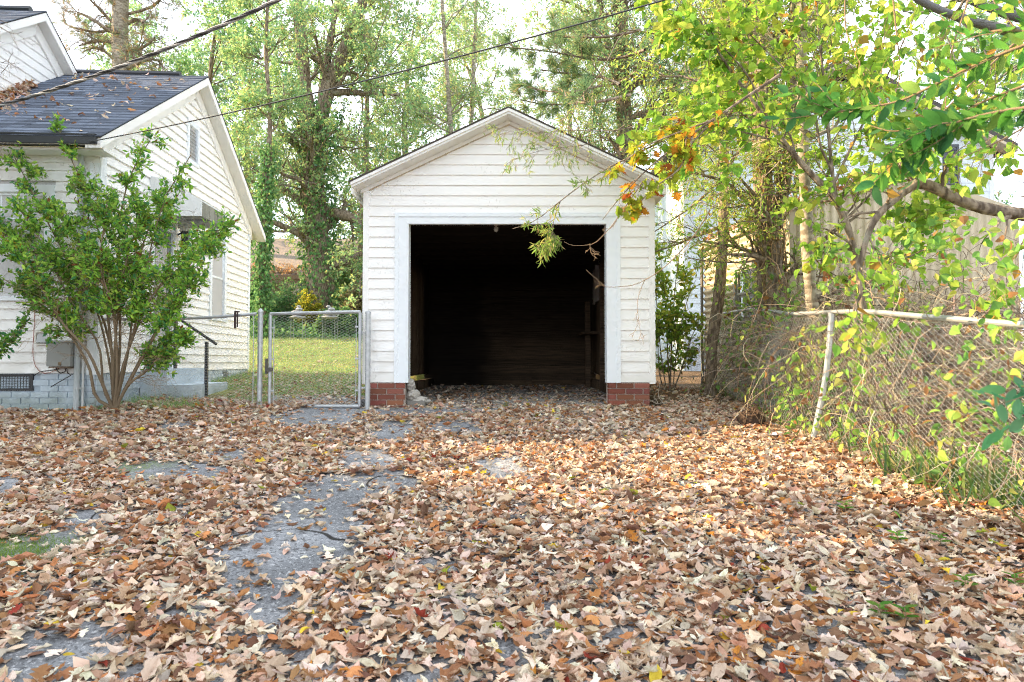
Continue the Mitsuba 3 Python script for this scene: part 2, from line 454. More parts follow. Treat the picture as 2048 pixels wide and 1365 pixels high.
# roof
oh, ov, th = 0.24, 0.10, 0.09                          # overhang in front, at the eaves, thickness
hw = (xr - xl) / 2 + ov
zr = Z(214) - 0.0                                      # ridge top as seen at the front edge
zr = at(1022, 215, G - oh)[2]
ze = zr - zs * hw
yb = G + 5.9
for s in (-1, 1):
    P = lambda a, y, dz: [xm + s * a, y, zr - zs * a + dz]
    add("roof_deck", hexa([P(a, y, dz) for a in (0, hw) for y in (G - oh, yb + 0.2) for dz in (-0.075, -0.022)]), "soffit", gar)
    add("roof_edge", hexa([P(a, y, dz) for a in (0, hw + 0.025) for y in (G - oh - 0.025, yb + 0.2) for dz in (-0.010, 0.0)]), "grit", gar, color=(0.10, 0.088, 0.078))
    add("fascia", hexa([P(a, y, dz) for a in (0, hw + 0.004) for y in (G - oh - 0.018, G - oh) for dz in (-0.046, -0.012)]), "siding", gar)
    add("soffit", hexa([P(a, y, d0 + dz) for a in (0, hw) for y, d0 in ((G - oh + 0.001, -0.046), (G - 0.001, -0.082)) for dz in (0, 0.012)]), "siding", gar)
    add("frieze_board", hexa([P(a, y, dz) for a in (0, hw - 0.07) for y in (G - 0.030, G + 0.0) for dz in (-0.126, -0.0825)]), "siding", gar)
    add("rake_moulding", hexa([P(a, y, dz) for a in (0, hw - 0.09) for y in (G - 0.024, G + 0.0) for dz in (-0.139, -0.127)]), "matte", gar, color=(0.50, 0.42, 0.32))
    e = P(hw, 0, 0)
    add("eave_return", box(min(e[0], e[0] - s * 0.25), max(e[0], e[0] - s * 0.02), G - oh + 0.01, yb, e[2] - 0.15, e[2] - 0.078), "soffit", gar)
    # roof shingles seen along the rake and slope
    rs = np.random.default_rng(30 + s)
    na = int(hw / 0.13)
    for k in range(na):
        a0, a1 = hw + 0.02 - (k + 1) * 0.135, hw + 0.03 - k * 0.135
        for y0 in (G - oh - 0.03, G - oh + 0.32):
            tone = rs.uniform(0.7, 1.2)
            add("shingle", hexa([P(max(a, 0), y, dz + 0.004 + (0.003 if a == a1 else 0)) for a in (a0, a1) for y in (y0, y0 + 0.33) for dz in (-0.003, 0.002)]), "grit", gar, color=np.array([0.11, 0.098, 0.086]) * tone)
# outer side walls and rear wall (boards' backs make the inside)
side_l, side_r = Wall([xl, G, 0], [0, 1, 0], [-1, 0, 0]), Wall([xr, G, 0], [0, 1, 0], [1, 0, 0])
for w in (side_l, side_r):
    add("side_wall", w.box(0.0, 5.9, sb, ze - 0.03, -0.06, -0.004), "siding", gar)
siding(gar, side_r, sb, ze - 0.06, lambda v: (0.0, 5.9))
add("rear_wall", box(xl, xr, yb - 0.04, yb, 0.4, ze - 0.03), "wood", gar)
add("rear_gable", (np.array([[xl, yb, ze + 0.05], [xr, yb, ze + 0.05], [xm, yb, zr - 0.08], [xl, yb - 0.03, ze + 0.05], [xr, yb - 0.03, ze + 0.05], [xm, yb - 0.03, zr - 0.08]]),
                   np.array([[0, 1, 2], [3, 5, 4], [0, 2, 5], [0, 5, 3], [1, 4, 5], [1, 5, 2]])), "siding", gar)
add("front_backing", join([front.box(xl + 0.02, dl - 0.005, sb, dtop + 0.6, -0.05, -0.005), front.box(dr_ + 0.005, xr - 0.02, sb, dtop + 0.6, -0.05, -0.005), front.box(dl, dr_, dtop + 0.03, dtop + 0.55, -0.05, -0.005)]), "wood", gar)
add("gable_backing", (np.array([[xl + 0.01, G + 0.0032, 3.05], [xr - 0.01, G + 0.0032, 3.05], [xr - 0.01, G + 0.0032, zr - zs * (xr - 0.01 - xm) - 0.10], [xm, G + 0.0032, zr - 0.10], [xl + 0.01, G + 0.0032, zr - zs * (xm - xl - 0.01) - 0.10]]), np.array([[0, 1, 2], [0, 2, 3], [0, 3, 4]])), "siding", gar)
# inside: boards of the rear wall, plank lining and studs of the sides, ceiling
rw = np.random.default_rng(4)
z = 0.55
while z < 3.1:
    h = 0.145
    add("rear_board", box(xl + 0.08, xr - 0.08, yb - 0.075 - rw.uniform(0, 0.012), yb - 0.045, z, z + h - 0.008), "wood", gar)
    z += h
y = G + 0.35
while y < yb - 0.15:
    add("wall_plank", box(xr - 0.095 - rw.uniform(0, 0.008), xr - 0.065, y, y + 0.19, 0.86 + rw.uniform(-0.04, 0.06), 2.25 + rw.uniform(-0.03, 0.03)), "wood", gar)
    add("wall_plank", box(xl + 0.065, xl + 0.095 + rw.uniform(0, 0.008), y, y + 0.19, 0.86, 3.1), "wood", gar)
    y += 0.2
add("wall_stud", box(xr - 0.34, xr - 0.25, yb - 1.2, yb - 1.1, 0.60, 2.25), "wood", gar)
add("wall_stud", box(xr - 0.20, xr - 0.10, yb - 2.3, yb - 2.2, 0.60, 3.1), "wood", gar)
add("shelf", box(xr - 0.42, xr - 0.1, yb - 1.6, yb - 0.3, 1.62, 1.66), "wood", gar)
for k in range(9):
    add("ceiling_joist", box(xl + 0.06, xr - 0.06, G + 0.5 + k * 0.62, G + 0.55 + k * 0.62, 2.98, 3.1), "wood", gar)
add("ceiling_board", box(xl + 0.06, xr - 0.06, G + 0.1, yb - 0.05, 3.12, 3.14), "wood", gar)
add("sill_wall", box(xr - 0.2, xr - 0.07, G + 0.25, yb - 0.08, 0.45, 0.76), "wood", gar)
add("sill_wall", box(xl + 0.07, xl + 0.2, G + 0.25, yb - 0.08, 0.45, 0.76), "wood", gar)
fl = hexa([[x, yy, zz] for x in (xl, xr) for (yy, zt) in ((G - 0.1, 0.545), (yb, 0.62)) for zz in (0.3, zt)])
add("floor", fl, "concrete", gar)
add("post_stub", box(X(1080) - 0.06, X(1080) + 0.06, yb - 0.35, yb - 0.2, 0.6, 0.85), "wood", gar)
# brick piers
rb = np.random.default_rng(8)
for a, b in ((X(741), X(812)), (X(1216), X(1298))):
    pier = add("brick_pier", box(a + 0.006, b - 0.006, G - 0.014, G + 0.22, 0.40, sb - 0.004), "grit", gar, color=(0.36, 0.31, 0.27))
    z, k = sb - 0.071, 0
    while z > 0.42:
        x = a - (0.0 if k % 2 else 0.11)
        while x < b - 0.005:
            x0, x1 = max(x, a), min(x + 0.205, b)
            if x1 - x0 > 0.02:
                add("brick", box(x0 + 0.002, x1 - 0.006, G - 0.026 - rb.uniform(0, 0.004), G + 0.1, z, z + 0.059), "grit", pier, color=np.array([0.23, 0.078, 0.055]) * rb.uniform(0.65, 1.25) * np.array([1, rb.uniform(0.9, 1.25), rb.uniform(0.9, 1.3)]))
            x += 0.213
        z -= 0.069
        k += 1
# bulb
lamp = thing("light_bulb", "bare bulb in a ceiling socket just inside the garage doorway", "light bulb")
bp = at(992, 452, G + 0.9)
add("socket", tubes(np.array([bp + [0, 0, 0.75], bp + [0, 0, 0.03], bp]), [0.012, 0.03, 0.03], 10, True), "matte", lamp, color=(0.5, 0.48, 0.44))
bl = trimesh.creation.icosphere(2, 0.032)
add("bulb", (bl.vertices * [1, 1, 1.3] + bp - [0, 0, 0.045], bl.faces), "satin", lamp, smooth=True, color=(0.62, 0.62, 0.60))
# ---------------------------------------------------------------- white house on the left
O = at(192, 747, 8.1)
D_, R_ = unit([-0.055, 1, 0]), unit([1, 0.055, 0])
hz0 = O[2]
hou = thing("white_house", "white clapboard house with dark shingled roofs, a gable end and a painted brick foundation", "house")
gab, fro = Wall([O[0], O[1], 0], D_, R_), Wall([O[0], O[1], 0], -R_, -D_)
SL, EZ, EU, DEP = 0.645, 3.69, -0.38, 5.42
rtop = lambda u: EZ + SL * (min(u, 2 * 2.7 - u) - EU)
RZ = rtop(2.7)
fr = 0.36                                              # siding ends this far below the roof top
def glim(v):
    a = (v + fr - EZ) / SL + EU
    return (max(0.10, a), min(DEP - 0.09, 5.4 - a))
win2, door, vent = (3.37, 4.13, 1.84, 3.33), (1.28, 2.02, 0.9, 3.08), (2.40, 2.86, 4.22, 4.90)
siding(hou, gab, hz0, RZ - fr - 0.02, glim, [win2, door, vent], proud=0.030)
win1 = (0.50, 1.75, 1.85, 3.20)
siding(hou, fro, hz0, 3.58, lambda v: (0.10, 4.2), [win1], proud=0.030)
for w, u0, u1 in ((gab, 0.0, 0.10), (gab, DEP - 0.09, DEP), (fro, 0.0, 0.10)):
    add("corner_board", w.box(u0 + (0.002 if w is fro else -0.028 if u0 == 0 else 0), u1, hz0 - 0.02, 3.66, -0.05, 0.03), "trim", hou)
add("wall_backing", join([gab.box(0.02, DEP - 0.02, 0.5, 3.7, -0.12, -0.006), fro.box(0.14, 4.2, 0.5, 3.62, -0.12, -0.006)]), "matte", hou, color=(0.5, 0.5, 0.5))
tri = np.array([gab.p(u, v, w) for w in (-0.01, -0.1) for u, v in ((-0.2, 3.6), (5.6, 3.6), (2.7, RZ - 0.14))])
add("gable_backing", (tri, np.array([[0, 1, 2], [3, 5, 4], [0, 2, 5], [0, 5, 3], [1, 4, 5], [1, 5, 2]])), "matte", hou, color=(0.5, 0.5, 0.5))
# foundation: painted bricks
rf = np.random.default_rng(21)
def bricks(w, u_end, v_top, v_bot, skip, parent):
    z, k = v_top - 0.070, 0
    while z > v_bot:
        u = -0.105 if k % 2 else 0.0
        while u < u_end:
            a, b = max(u, 0.004), min(u + 0.206, u_end)
            if b - a > 0.03 and not any(s[0] < (a + b) / 2 < s[1] and s[2] - 0.03 < z < s[3] for s in skip):
                add("brick", w.box(a + 0.003, b - 0.004, z, z + 0.063, -0.03, 0.011 + rf.uniform(0, 0.005)), "block_paint", parent)
            u += 0.213
        z -= 0.071
        k += 1
fv = (0.71, 1.25, 0.76, 0.955)
fnd = add("foundation", join([gab.box(0.03, DEP, 0.1, hz0 - 0.003, -0.2, -0.004), fro.box(0.06, 4.2, 0.1, hz0 - 0.003, -0.2, -0.004)]), "joint_paint", hou)
fw = Wall(fro.p(0, 0, -0.004), fro.u, fro.n)
bricks(fw, 1.75, hz0 - 0.002, 0.45, [fv], fnd)
gw = Wall(gab.p(0, 0, -0.004), gab.u, gab.n)
bricks(gw, DEP, hz0 - 0.002, 0.72, [(4.05, 4.35, 0.72, 0.93)], fnd)
v = add("foundation_vent", join([fro.box(fv[0], fv[1], fv[3] - 0.03, fv[3], -0.05, 0.018), fro.box(fv[0], fv[1], fv[2], fv[2] + 0.028, -0.05, 0.018),
                                 fro.box(fv[0], fv[0] + 0.035, fv[2] + 0.028, fv[3] - 0.03, -0.05, 0.018), fro.box(fv[1] - 0.035, fv[1], fv[2] + 0.028, fv[3] - 0.03, -0.05, 0.018),
                                 fro.box(fv[0], fv[1], fv[2], fv[3], -0.10, -0.045)]), "satin", hou, color=BLACK)
for k in range(14):
    u = fv[0] + 0.05 + k * 0.0325
    add("grille_bar", fro.box(u, u + 0.006, fv[2] + 0.02, fv[3] - 0.025, -0.03, 0.002), "satin", v, color=(0.05, 0.055, 0.06))
for k in range(4):
    zz = fv[2] + 0.045 + k * 0.032
    add("grille_bar", fro.box(fv[0] + 0.03, fv[1] - 0.03, zz, zz + 0.006, -0.03, 0.004), "satin", v, color=(0.05, 0.055, 0.06))
v = add("foundation_vent", gab.box(4.08, 4.33, 0.74, 0.925, -0.03, 0.012), "satin", hou, color=(0.10, 0.11, 0.12))
for k in range(5):
    add("grille_bar", gab.box(4.10, 4.31, 0.76 + k * 0.033, 0.768 + k * 0.033, 0.0, 0.02), "satin", v, color=(0.25, 0.26, 0.27))


def window(w, u0, u1, v0, v1, parent, cols=1, rows=1, blind=True, split=True, casing=0.09, label=None, paint="trim"):
    """A sash window with casing, frame, muntins, a pane and a blind behind it; outer size includes the casing."""
    k = add("window", join([w.box(u0, u0 + casing, v0, v1, -0.05, 0.034), w.box(u1 - casing, u1, v0, v1, -0.05, 0.034), w.box(u0 + casing, u1 - casing, v1 - casing, v1, -0.05, 0.036),
                            w.box(u0 - 0.02, u1 + 0.02, v0 - 0.03, v0 + 0.02, -0.05, 0.055)]), paint, parent, label=label)
    a, b, c, d = u0 + casing, u1 - casing, v0 + 0.02, v1 - casing
    m = (c + d) / 2
    for q, (e, f) in enumerate(((c, m), (m, d)) if split else ((c, d),)):
        dep = -0.028 if q == 0 and split else -0.008
        add("sash", join([w.box(a, a + 0.035, e, f, dep - 0.02, dep + 0.012), w.box(b - 0.035, b, e, f, dep - 0.02, dep + 0.012), w.box(a + 0.035, b - 0.035, e, e + 0.035, dep - 0.02, dep + 0.012),
                          w.box(a + 0.035, b - 0.035, f - 0.035, f, dep - 0.02, dep + 0.012)]), paint, k)
        for i in range(1, cols):
            u = a + 0.035 + (b - a - 0.07) * i / cols
            add("muntin", w.box(u - 0.008, u + 0.008, e + 0.035, f - 0.035, dep - 0.012, dep + 0.006), paint, k)
        for i in range(1, rows):
            vv = e + (f - e) * i / rows
            add("muntin", w.box(a + 0.035, b - 0.035, vv - 0.008, vv + 0.008, dep - 0.011, dep + 0.007), paint, k)
        g = np.array([w.p(u, vv, dep - 0.004) for u, vv in ((a + 0.03, e + 0.03), (b - 0.03, e + 0.03), (b - 0.03, f - 0.03), (a + 0.03, f - 0.03))])
        add("pane", (g, np.array([[0, 1, 2], [0, 2, 3]])), "glass", k)
    if blind:
        vv = c
        sl = []
        while vv < d:
            sl.append(w.quad(a + 0.01, b - 0.01, a + 0.01, b - 0.01, vv, vv + 0.026, -0.065, -0.080, -0.083))
            vv += 0.028
        add("blind", join(sl), "matte", k, color=(0.62, 0.64, 0.66), kind="stuff")
    add("room_lining", w.box(a - 0.02, b + 0.02, c - 0.02, d + 0.02, -0.118, -0.113), "matte", k, color=(0.05, 0.055, 0.06))
    return k


window(fro, *win1, hou, cols=4, rows=2, label="white gridded sash window with closed blinds")
window(gab, *win2, hou, blind=False, label="narrow white sash window with dark glass")
# louvred gable vent
k = add("gable_vent", join([gab.box(vent[0], vent[0] + 0.07, vent[2], vent[3], -0.02, 0.034), gab.box(vent[1] - 0.07, vent[1], vent[2], vent[3], -0.02, 0.034),
                            gab.box(vent[0] + 0.07, vent[1] - 0.07, vent[3] - 0.08, vent[3], -0.02, 0.033), gab.box(vent[0] + 0.07, vent[1] - 0.07, vent[2], vent[2] + 0.06, -0.02, 0.033),
                            ]), "trim", hou)
add("vent_screen", gab.box(vent[0] + 0.06, vent[1] - 0.06, vent[2] + 0.05, vent[3] - 0.07, -0.02, -0.012), "matte", k, color=BLACK)
for i in range(9):
    a = vent[2] + 0.075 + i * 0.057
    add("louvre", hexa([gab.p(u, vv, w) for u in (vent[0] + 0.07, vent[1] - 0.07) for vv, ws in ((a, (0.016, 0.022)), (a + 0.020, (-0.010, -0.006))) for w in ws]), "trim", k)
# side door with storm glass, hood, lantern
k = add("door", join([gab.box(door[0], door[0] + 0.08, 1.0, door[3], -0.04, 0.034), gab.box(door[1] - 0.08, door[1], 1.0, door[3], -0.04, 0.034), gab.box(door[0] + 0.08, door[1] - 0.08, door[3] - 0.08, door[3], -0.04, 0.036)]), "trim", hou, label="dark storm door in a white casing beneath the hood")
add("door_leaf", join([gab.box(door[0] + 0.08, door[0] + 0.19, 1.01, door[3] - 0.09, -0.04, 0.0), gab.box(door[1] - 0.19, door[1] - 0.08, 1.01, door[3] - 0.09, -0.04, 0.0),
                       gab.box(door[0] + 0.19, door[1] - 0.19, 1.01, 1.35, -0.04, 0.0), gab.box(door[0] + 0.19, door[1] - 0.19, 2.85, door[3] - 0.09, -0.04, 0.0)]), "satin", k, color=(0.16, 0.19, 0.21))
add("door_glass", gab.box(door[0] + 0.18, door[1] - 0.18, 1.34, 2.86, -0.035, -0.02), "satin", k, color=(0.02, 0.022, 0.025))
add("door_handle", gab.box(door[1] - 0.17, door[1] - 0.14, 1.9, 2.05, 0.0, 0.04), "satin", k, color=(0.1, 0.1, 0.1))
hd = thing("door_hood", "white metal hood with sloping sides above the side door of the house", "awning")
hu0, hu1, hp = 1.22, 2.12, 0.72
zt, z1, z0 = 3.66, 3.33, 3.11
def hpoly(u, out):
    pts = [gab.p(u, zt, 0.02), gab.p(u, zt - 0.05, 0.25), gab.p(u, z1, hp), gab.p(u, z0, hp), gab.p(u, z0, 0.02)]
    pts2 = [p + D_ * out for p in pts]
    V = np.array(pts + pts2)
    f = [[0, 1, 2], [0, 2, 3], [0, 3, 4], [5, 7, 6], [5, 8, 7], [5, 9, 8]] + [t for i in range(5) for t in ([i, (i + 1) % 5, (i + 1) % 5 + 5], [i, (i + 1) % 5 + 5, i + 5])]
    return V, np.array(f)
add("side_panel", hpoly(hu0, 0.012), "matte", hd, color=(0.66, 0.68, 0.67))
add("side_panel", hpoly(hu1, 0.012), "matte", hd, color=(0.66, 0.68, 0.67))
for i in range(6):
    a, b = hu0 + 0.013 + (hu1 - hu0 - 0.014) * i / 6, hu0 + 0.011 + (hu1 - hu0 - 0.014) * (i + 1) / 6
    add("roof_panel", hexa([gab.p(u, vv + dv, w) for u in (a, b - 0.006) for (vv, w) in ((zt - 0.004, 0.03), (z1 - 0.004, hp - 0.01)) for dv in (-0.012, 0)]), "matte", hd, color=(0.60, 0.61, 0.58))
    add("valance_panel", gab.box(a, b - 0.004, z0 + 0.005 * (i % 2), z1 - 0.018, hp - 0.012 - 0.006 * (i % 2), hp - 0.003 - 0.006 * (i % 2)), "matte", hd, color=np.array([0.27, 0.27, 0.225]) * (0.85 + 0.25 * ((i * 7) % 3) / 2))
add("brace", tubes(np.array([[gab.p(hu0 + 0.45, z0 + 0.03, 0.03), gab.p(hu0 + 0.45, z0 + 0.03, hp - 0.03)]]), [[0.014, 0.014]], 6), "matte", hd, color=(0.3, 0.31, 0.32))
add("brace", gab.box(hu0 + 0.02, hu1 - 0.02, z0 + 0.0, z0 + 0.025, 0.32, 0.345), "matte", hd, color=(0.3, 0.31, 0.32))
lan = thing("wall_lantern", "black wall lantern with a white cap beside the side door", "lamp")
lp = gab.p(2.10, 2.95, 0.14)
add("cap", tubes(np.array([lp + [0, 0, 0.20], lp + [0, 0, 0.15], lp + [0, 0, 0.10]]), [0.02, 0.07, 0.085], 12, True), "satin", lan, color=(0.72, 0.72, 0.68))
add("lantern_body", tubes(np.array([lp + [0, 0, 0.10], lp + [0, 0, -0.12], lp + [0, 0, -0.2]]), [0.07, 0.045, 0.01], 6, True), "satin", lan, color=BLACK)
add("bracket", tubes(np.array([gab.p(2.10, 3.0, 0.02), lp + [0, 0, 0.12]]), [0.012, 0.012], 6), "satin", lan, color=BLACK)


# roofs
def gable_roof(w, parent, u_e, u_mid, z_e, sl, r0, r1, name, gutter=True, back=True, shingle_len=0.0):
    """Roof over wall frame w: eave at u_e, ridge at u_mid, from r0 to r1 along the wall's outward normal."""
    top = lambda u: z_e + sl * (min(u, 2 * u_mid - u) - u_e)
    zr_ = top(u_mid)
    for s, ue in ((1, u_e), (-1, 2 * u_mid - u_e)):
        Q = lambda u, r, dz: w.p(u, top(u) + dz, r)
        add("roof_deck", hexa([Q(u, r, dz) for u in (ue, u_mid) for r in (r0, r1) for dz in (-0.11, -0.020)]), "soffit", parent)
        add("roof_felt", hexa([Q(u, r, dz) for u in (ue - s * 0.02, u_mid) for r in (r0, r1 + 0.02) for dz in (-0.018, -0.004)]), "grit", parent, color=(0.030, 0.032, 0.036))
        add("fascia", hexa([Q(u, r, dz) for u in (ue, u_mid) for r in (r1, r1 + 0.014) for dz in (-0.145, -0.024)]), "siding", parent)
        add("soffit", hexa([Q(u, r, dz) for u in (ue, u_mid) for r in (0.036, r1) for dz in (-0.145, -0.112)]), "soffit", parent)
        add("frieze_board", hexa([Q(u, r, dz) for u in (ue + s * 0.30, u_mid) for r in (-0.02, 0.034) for dz in (-0.355, -0.147)]), "siding", parent)
    if shingle_len:
        rs = np.random.default_rng(77 + int(10 * z_e))
        cs = 1 / math.sqrt(1 + sl * sl)
        expo, n, left = 0.143 * cs, 0, []
        u = u_e - 0.03
        while u < u_mid - 0.02:
            r = r1 + 0.03
            while r > r1 - shingle_len:
                wd = rs.choice([0.16, 0.2, 0.26, 0.34])
                t = rs.choice([0.003, 0.009, 0.011]) + rs.uniform(0, 0.002)
                tone = rs.uniform(0.75, 1.25) * (1.45 if t > 0.005 else 1.0)
                ua, ub = u, min(u + expo * 1.25, u_mid)
                m = hexa([w.p(uu, z_e + sl * (uu - u_e) + dz, rr) for uu, d1 in ((ua, 0.006 + t), (ub, 0.0015)) for rr in (max(r - wd, r1 - shingle_len - 0.1), r - 0.004) for dz in (-0.004, d1)])
                c = np.array([0.075, 0.090, 0.118]) * tone
                if r - wd < r1 - shingle_len and False or n >= 260:
                    left.append((m, c))
                else:
                    add("shingle", m, "grit", parent, color=c)
                n += 1
                r -= wd
            u += expo
        if left:
            v_, f_ = join([a for a, _ in left])
            add("shingle_field", (v_, f_), "grit", parent, color=np.repeat([c for _, c in left], 8, 0), kind="stuff")
    cap_ = tubes(np.array([w.p(u_mid, zr_ + 0.010, r) for r in np.linspace(r0, r1 - 0.42 if gutter else r1 - 0.2, 8)])[None], [[0.055] * 8], 8, True)
    add("ridge_vent", cap_, "satin", parent, color=(0.022, 0.026, 0.034))
    return top


gable_roof(gab, hou, EU, 2.7, EZ, SL, -1.95, 0.20, "lower", shingle_len=2.15)
# front eave: gutter, soffit, frieze
gut = add("gutter", join([fro.box(-0.16, 4.2, 3.585, 3.597, 0.27, 0.40), fro.box(-0.16, 4.2, 3.59, 3.695, 0.39, 0.405), fro.box(-0.16, 4.2, 3.68, 3.697, 0.39, 0.418), fro.box(-0.172, -0.16, 3.585, 3.695, 0.28, 0.405),
                          fro.box(-0.16, 4.2, 3.59, 3.66, 0.262, 0.275)]), "satin", hou, color=BLACK)
add("eave_soffit", fro.box(-0.19, 4.2, 3.545, 3.575, 0.0, 0.28), "soffit", hou)
add("eave_frieze", fro.box(-0.02, 4.2, 3.47, 3.544, -0.01, 0.034), "siding", hou)
# taller gable behind
tall = Wall(gab.p(0, 0, -1.95), gab.u, gab.n)
TU, TS = 1.82, 0.69
TE = 6.22 - TS * (TU + 0.35)
ttopf = lambda u: TE + TS * (min(u, 2 * TU - u) + 0.35)
siding(hou, tall, 3.75, ttopf(TU) - 0.36, lambda v: (max(0.0, (v + 0.36 - TE) / TS - 0.35), min(3.6, 2 * TU - ((v + 0.36 - TE) / TS - 0.35))), expo=0.135)
tri = np.array([tall.p(u, v, w) for w in (-0.01, -0.1) for u, v in ((0, 3.4), (3.64, 3.4), (3.64, 4.7), (TU, ttopf(TU) - 0.14), (0, 4.7))])
add("gable_backing", (tri, np.array([[0, 1, 3], [1, 2, 3], [0, 3, 4], [5, 8, 6], [6, 8, 7], [5, 9, 8]])), "matte", hou, color=(0.5, 0.5, 0.5))
gable_roof(tall, hou, -0.35, TU, TE, TS, -4.0, 0.16, "tall", gutter=False, shingle_len=1.1)

# things on and by the house
bx = thing("utility_box", "grey weathered utility box on the house wall above the foundation", "utility box")
b0 = fro.p
def fx(px):                                            # u on the front wall of a photograph column
    return (192 - px) / 168.5
def fz(py):
    return 1.1 + (724 - py) / 168.5
u0, u1, z0_, z1_ = fx(157), fx(112), fz(733), fz(684)
V, f_ = fro.box(u0, u1, z0_, z1_, 0.006, 0.16)
for i in range(8):                                     # the lid slopes, the front corner is cut
    q = V[i]
    if i in (3, 7):
        V[i] = q - [0, 0, 0.02]
add("enclosure", (V, f_), "matte", bx, color=(0.30, 0.31, 0.30))
add("lid", fro.box(u0 - 0.008, u1 + 0.008, z1_ - 0.015, z1_ + 0.012, 0.004, 0.168), "matte", bx, color=(0.34, 0.35, 0.34))
add("base_flange", fro.box(u0 + 0.02, u1 - 0.02, z0_ - 0.018, z0_ - 0.001, 0.02, 0.15), "matte", bx, color=(0.16, 0.12, 0.09))
add("hasp", fro.box(u0 + 0.10, u0 + 0.13, z0_ + 0.01, z0_ + 0.05, 0.162, 0.172), "matte", bx, color=(0.2, 0.15, 0.1))
dv = thing("dryer_vent", "white square flap vent on the house siding beside the utility box", "vent")
u0, u1, z0_, z1_ = fx(105), fx(77), fz(691), fz(663)
add("frame", join([fro.box(u0, u1, z1_ - 0.018, z1_, 0.004, 0.05), fro.box(u0, u1, z0_, z0_ + 0.016, 0.004, 0.05), fro.box(u0, u0 + 0.016, z0_ + 0.016, z1_ - 0.018, 0.004, 0.05), fro.box(u1 - 0.016, u1, z0_ + 0.016, z1_ - 0.018, 0.004, 0.05)]), "matte", dv, color=(0.70, 0.69, 0.64))
add("opening", fro.box(u0 + 0.014, u1 - 0.014, z0_ + 0.014, z1_ - 0.016, 0.004, 0.010), "matte", dv, color=(0.05, 0.05, 0.05))
add("flap", hexa([fro.p(u, v, w) for u in (u0 + 0.025, u1 - 0.02) for v, ws in ((z0_ + 0.03, (0.050, 0.055)), (z1_ - 0.02, (0.02, 0.025))) for w in ws]), "matte", dv, color=(0.50, 0.52, 0.53))
cd = path([fro.p(fx(74), fz(470), 0.03), fro.p(fx(74.5), fz(640), 0.03), fro.p(fx(73), fz(700), 0.035), fro.p(fx(79), fz(732), 0.04), fro.p(fx(98), fz(747), 0.05), fro.p(fx(118), fz(742), 0.06), fro.p(fx(128), fz(735), 0.07)], 30)
add("red_cable", tubes(cd[None], [[0.0035] * 30], 5), "matte", label="thin red cable looping down the siding to the utility box", cat="cable", color=(0.32, 0.10, 0.08))
for i, pts in enumerate(([(78, 752), (90, 744), (110, 741), (125, 738)], [(122, 736), (130, 746), (140, 742), (138, 735)], [(140, 735), (146, 749), (155, 748), (156, 690)], [(112, 774), (130, 763), (150, 751)])):
    c_ = path([fro.p(fx(a), fz(b), 0.05 + 0.02 * (i % 2)) for a, b in pts], 16)
    add("black_cable", tubes(c_[None], [[0.005] * 16], 5), "matte", label=("black cable end poking out from the house wall at the foundation vent", "black cable curling tightly under the utility box", "black cable running down beside the drain pipe", "short black cable hanging slantwise over the painted brick")[i], cat="cable", color=(0.03, 0.025, 0.025))
pp = thing("drain_pipe", "pale grey vertical pipe at the house corner behind the bush", "pipe")
pu = fx(162)
add("tube", tubes(np.array([fro.p(pu, 0.47, 0.075), fro.p(pu, 2.0, 0.075), fro.p(pu, 3.56, 0.075)]), [0.031] * 3, 12), "matte", pp, color=(0.44, 0.48, 0.49))
add("clamp", join([tubes(np.array([fro.p(pu, 0.78, 0.075), fro.p(pu, 0.80, 0.075)]), [0.035] * 2, 12), fro.box(pu - 0.09, pu, 0.785, 0.80, 0.06, 0.09)]), "matte", pp, color=(0.5, 0.52, 0.52))
cp = thing("conduit", "thin pale conduit standing close beside the drain pipe", "pipe")
pu = fx(172.5)
add("tube", tubes(np.array([fro.p(pu, 0.47, 0.06), fro.p(pu, 2.0, 0.06), fro.p(pu, 3.4, 0.06)]), [0.012] * 3, 8), "matte", cp, color=(0.55, 0.57, 0.57))
add("clamp", fro.box(pu - 0.02, pu + 0.02, 1.9, 1.93, 0.0, 0.076), "matte", cp, color=(0.4, 0.4, 0.4))
# steps and railing
st = thing("concrete_steps", "pale blue painted concrete steps beneath the side door of the house", "steps")
add("landing", gab.box(1.05, 2.35, 0.4, 1.005, 0.012, 0.36), "block_paint", st)
add("tread", gab.box(1.05, 2.35, 0.4, 0.79, 0.361, 0.70), "block_paint", st)
rl = thing("handrail", "black iron handrail on one post beside the concrete steps", "handrail")
pb = at(412, 796, 9.62)
add("post", box(pb[0] - 0.02, pb[0] + 0.02, pb[1] - 0.02, pb[1] + 0.02, 0.45, at(412, 684, 9.62)[2]), "satin", rl, color=BLACK)
ra, rb_ = at(352, 634, 9.62), at(433, 689, 9.62)
dd = unit(rb_ - ra)
nn = unit(np.cross(dd, [0, 1, 0]))
add("rail", hexa([q + s * np.array([0, 1, 0]) * 0.024 + t * nn * 0.015 for q in (ra, rb_) for s in (-1, 1) for t in (-1, 1)]), "satin", rl, color=BLACK)
add("post", box(ra[0] - 0.02, ra[0] + 0.02, pb[1] - 0.02, pb[1] + 0.02, 1.0, ra[2]), "satin", rl, color=BLACK)

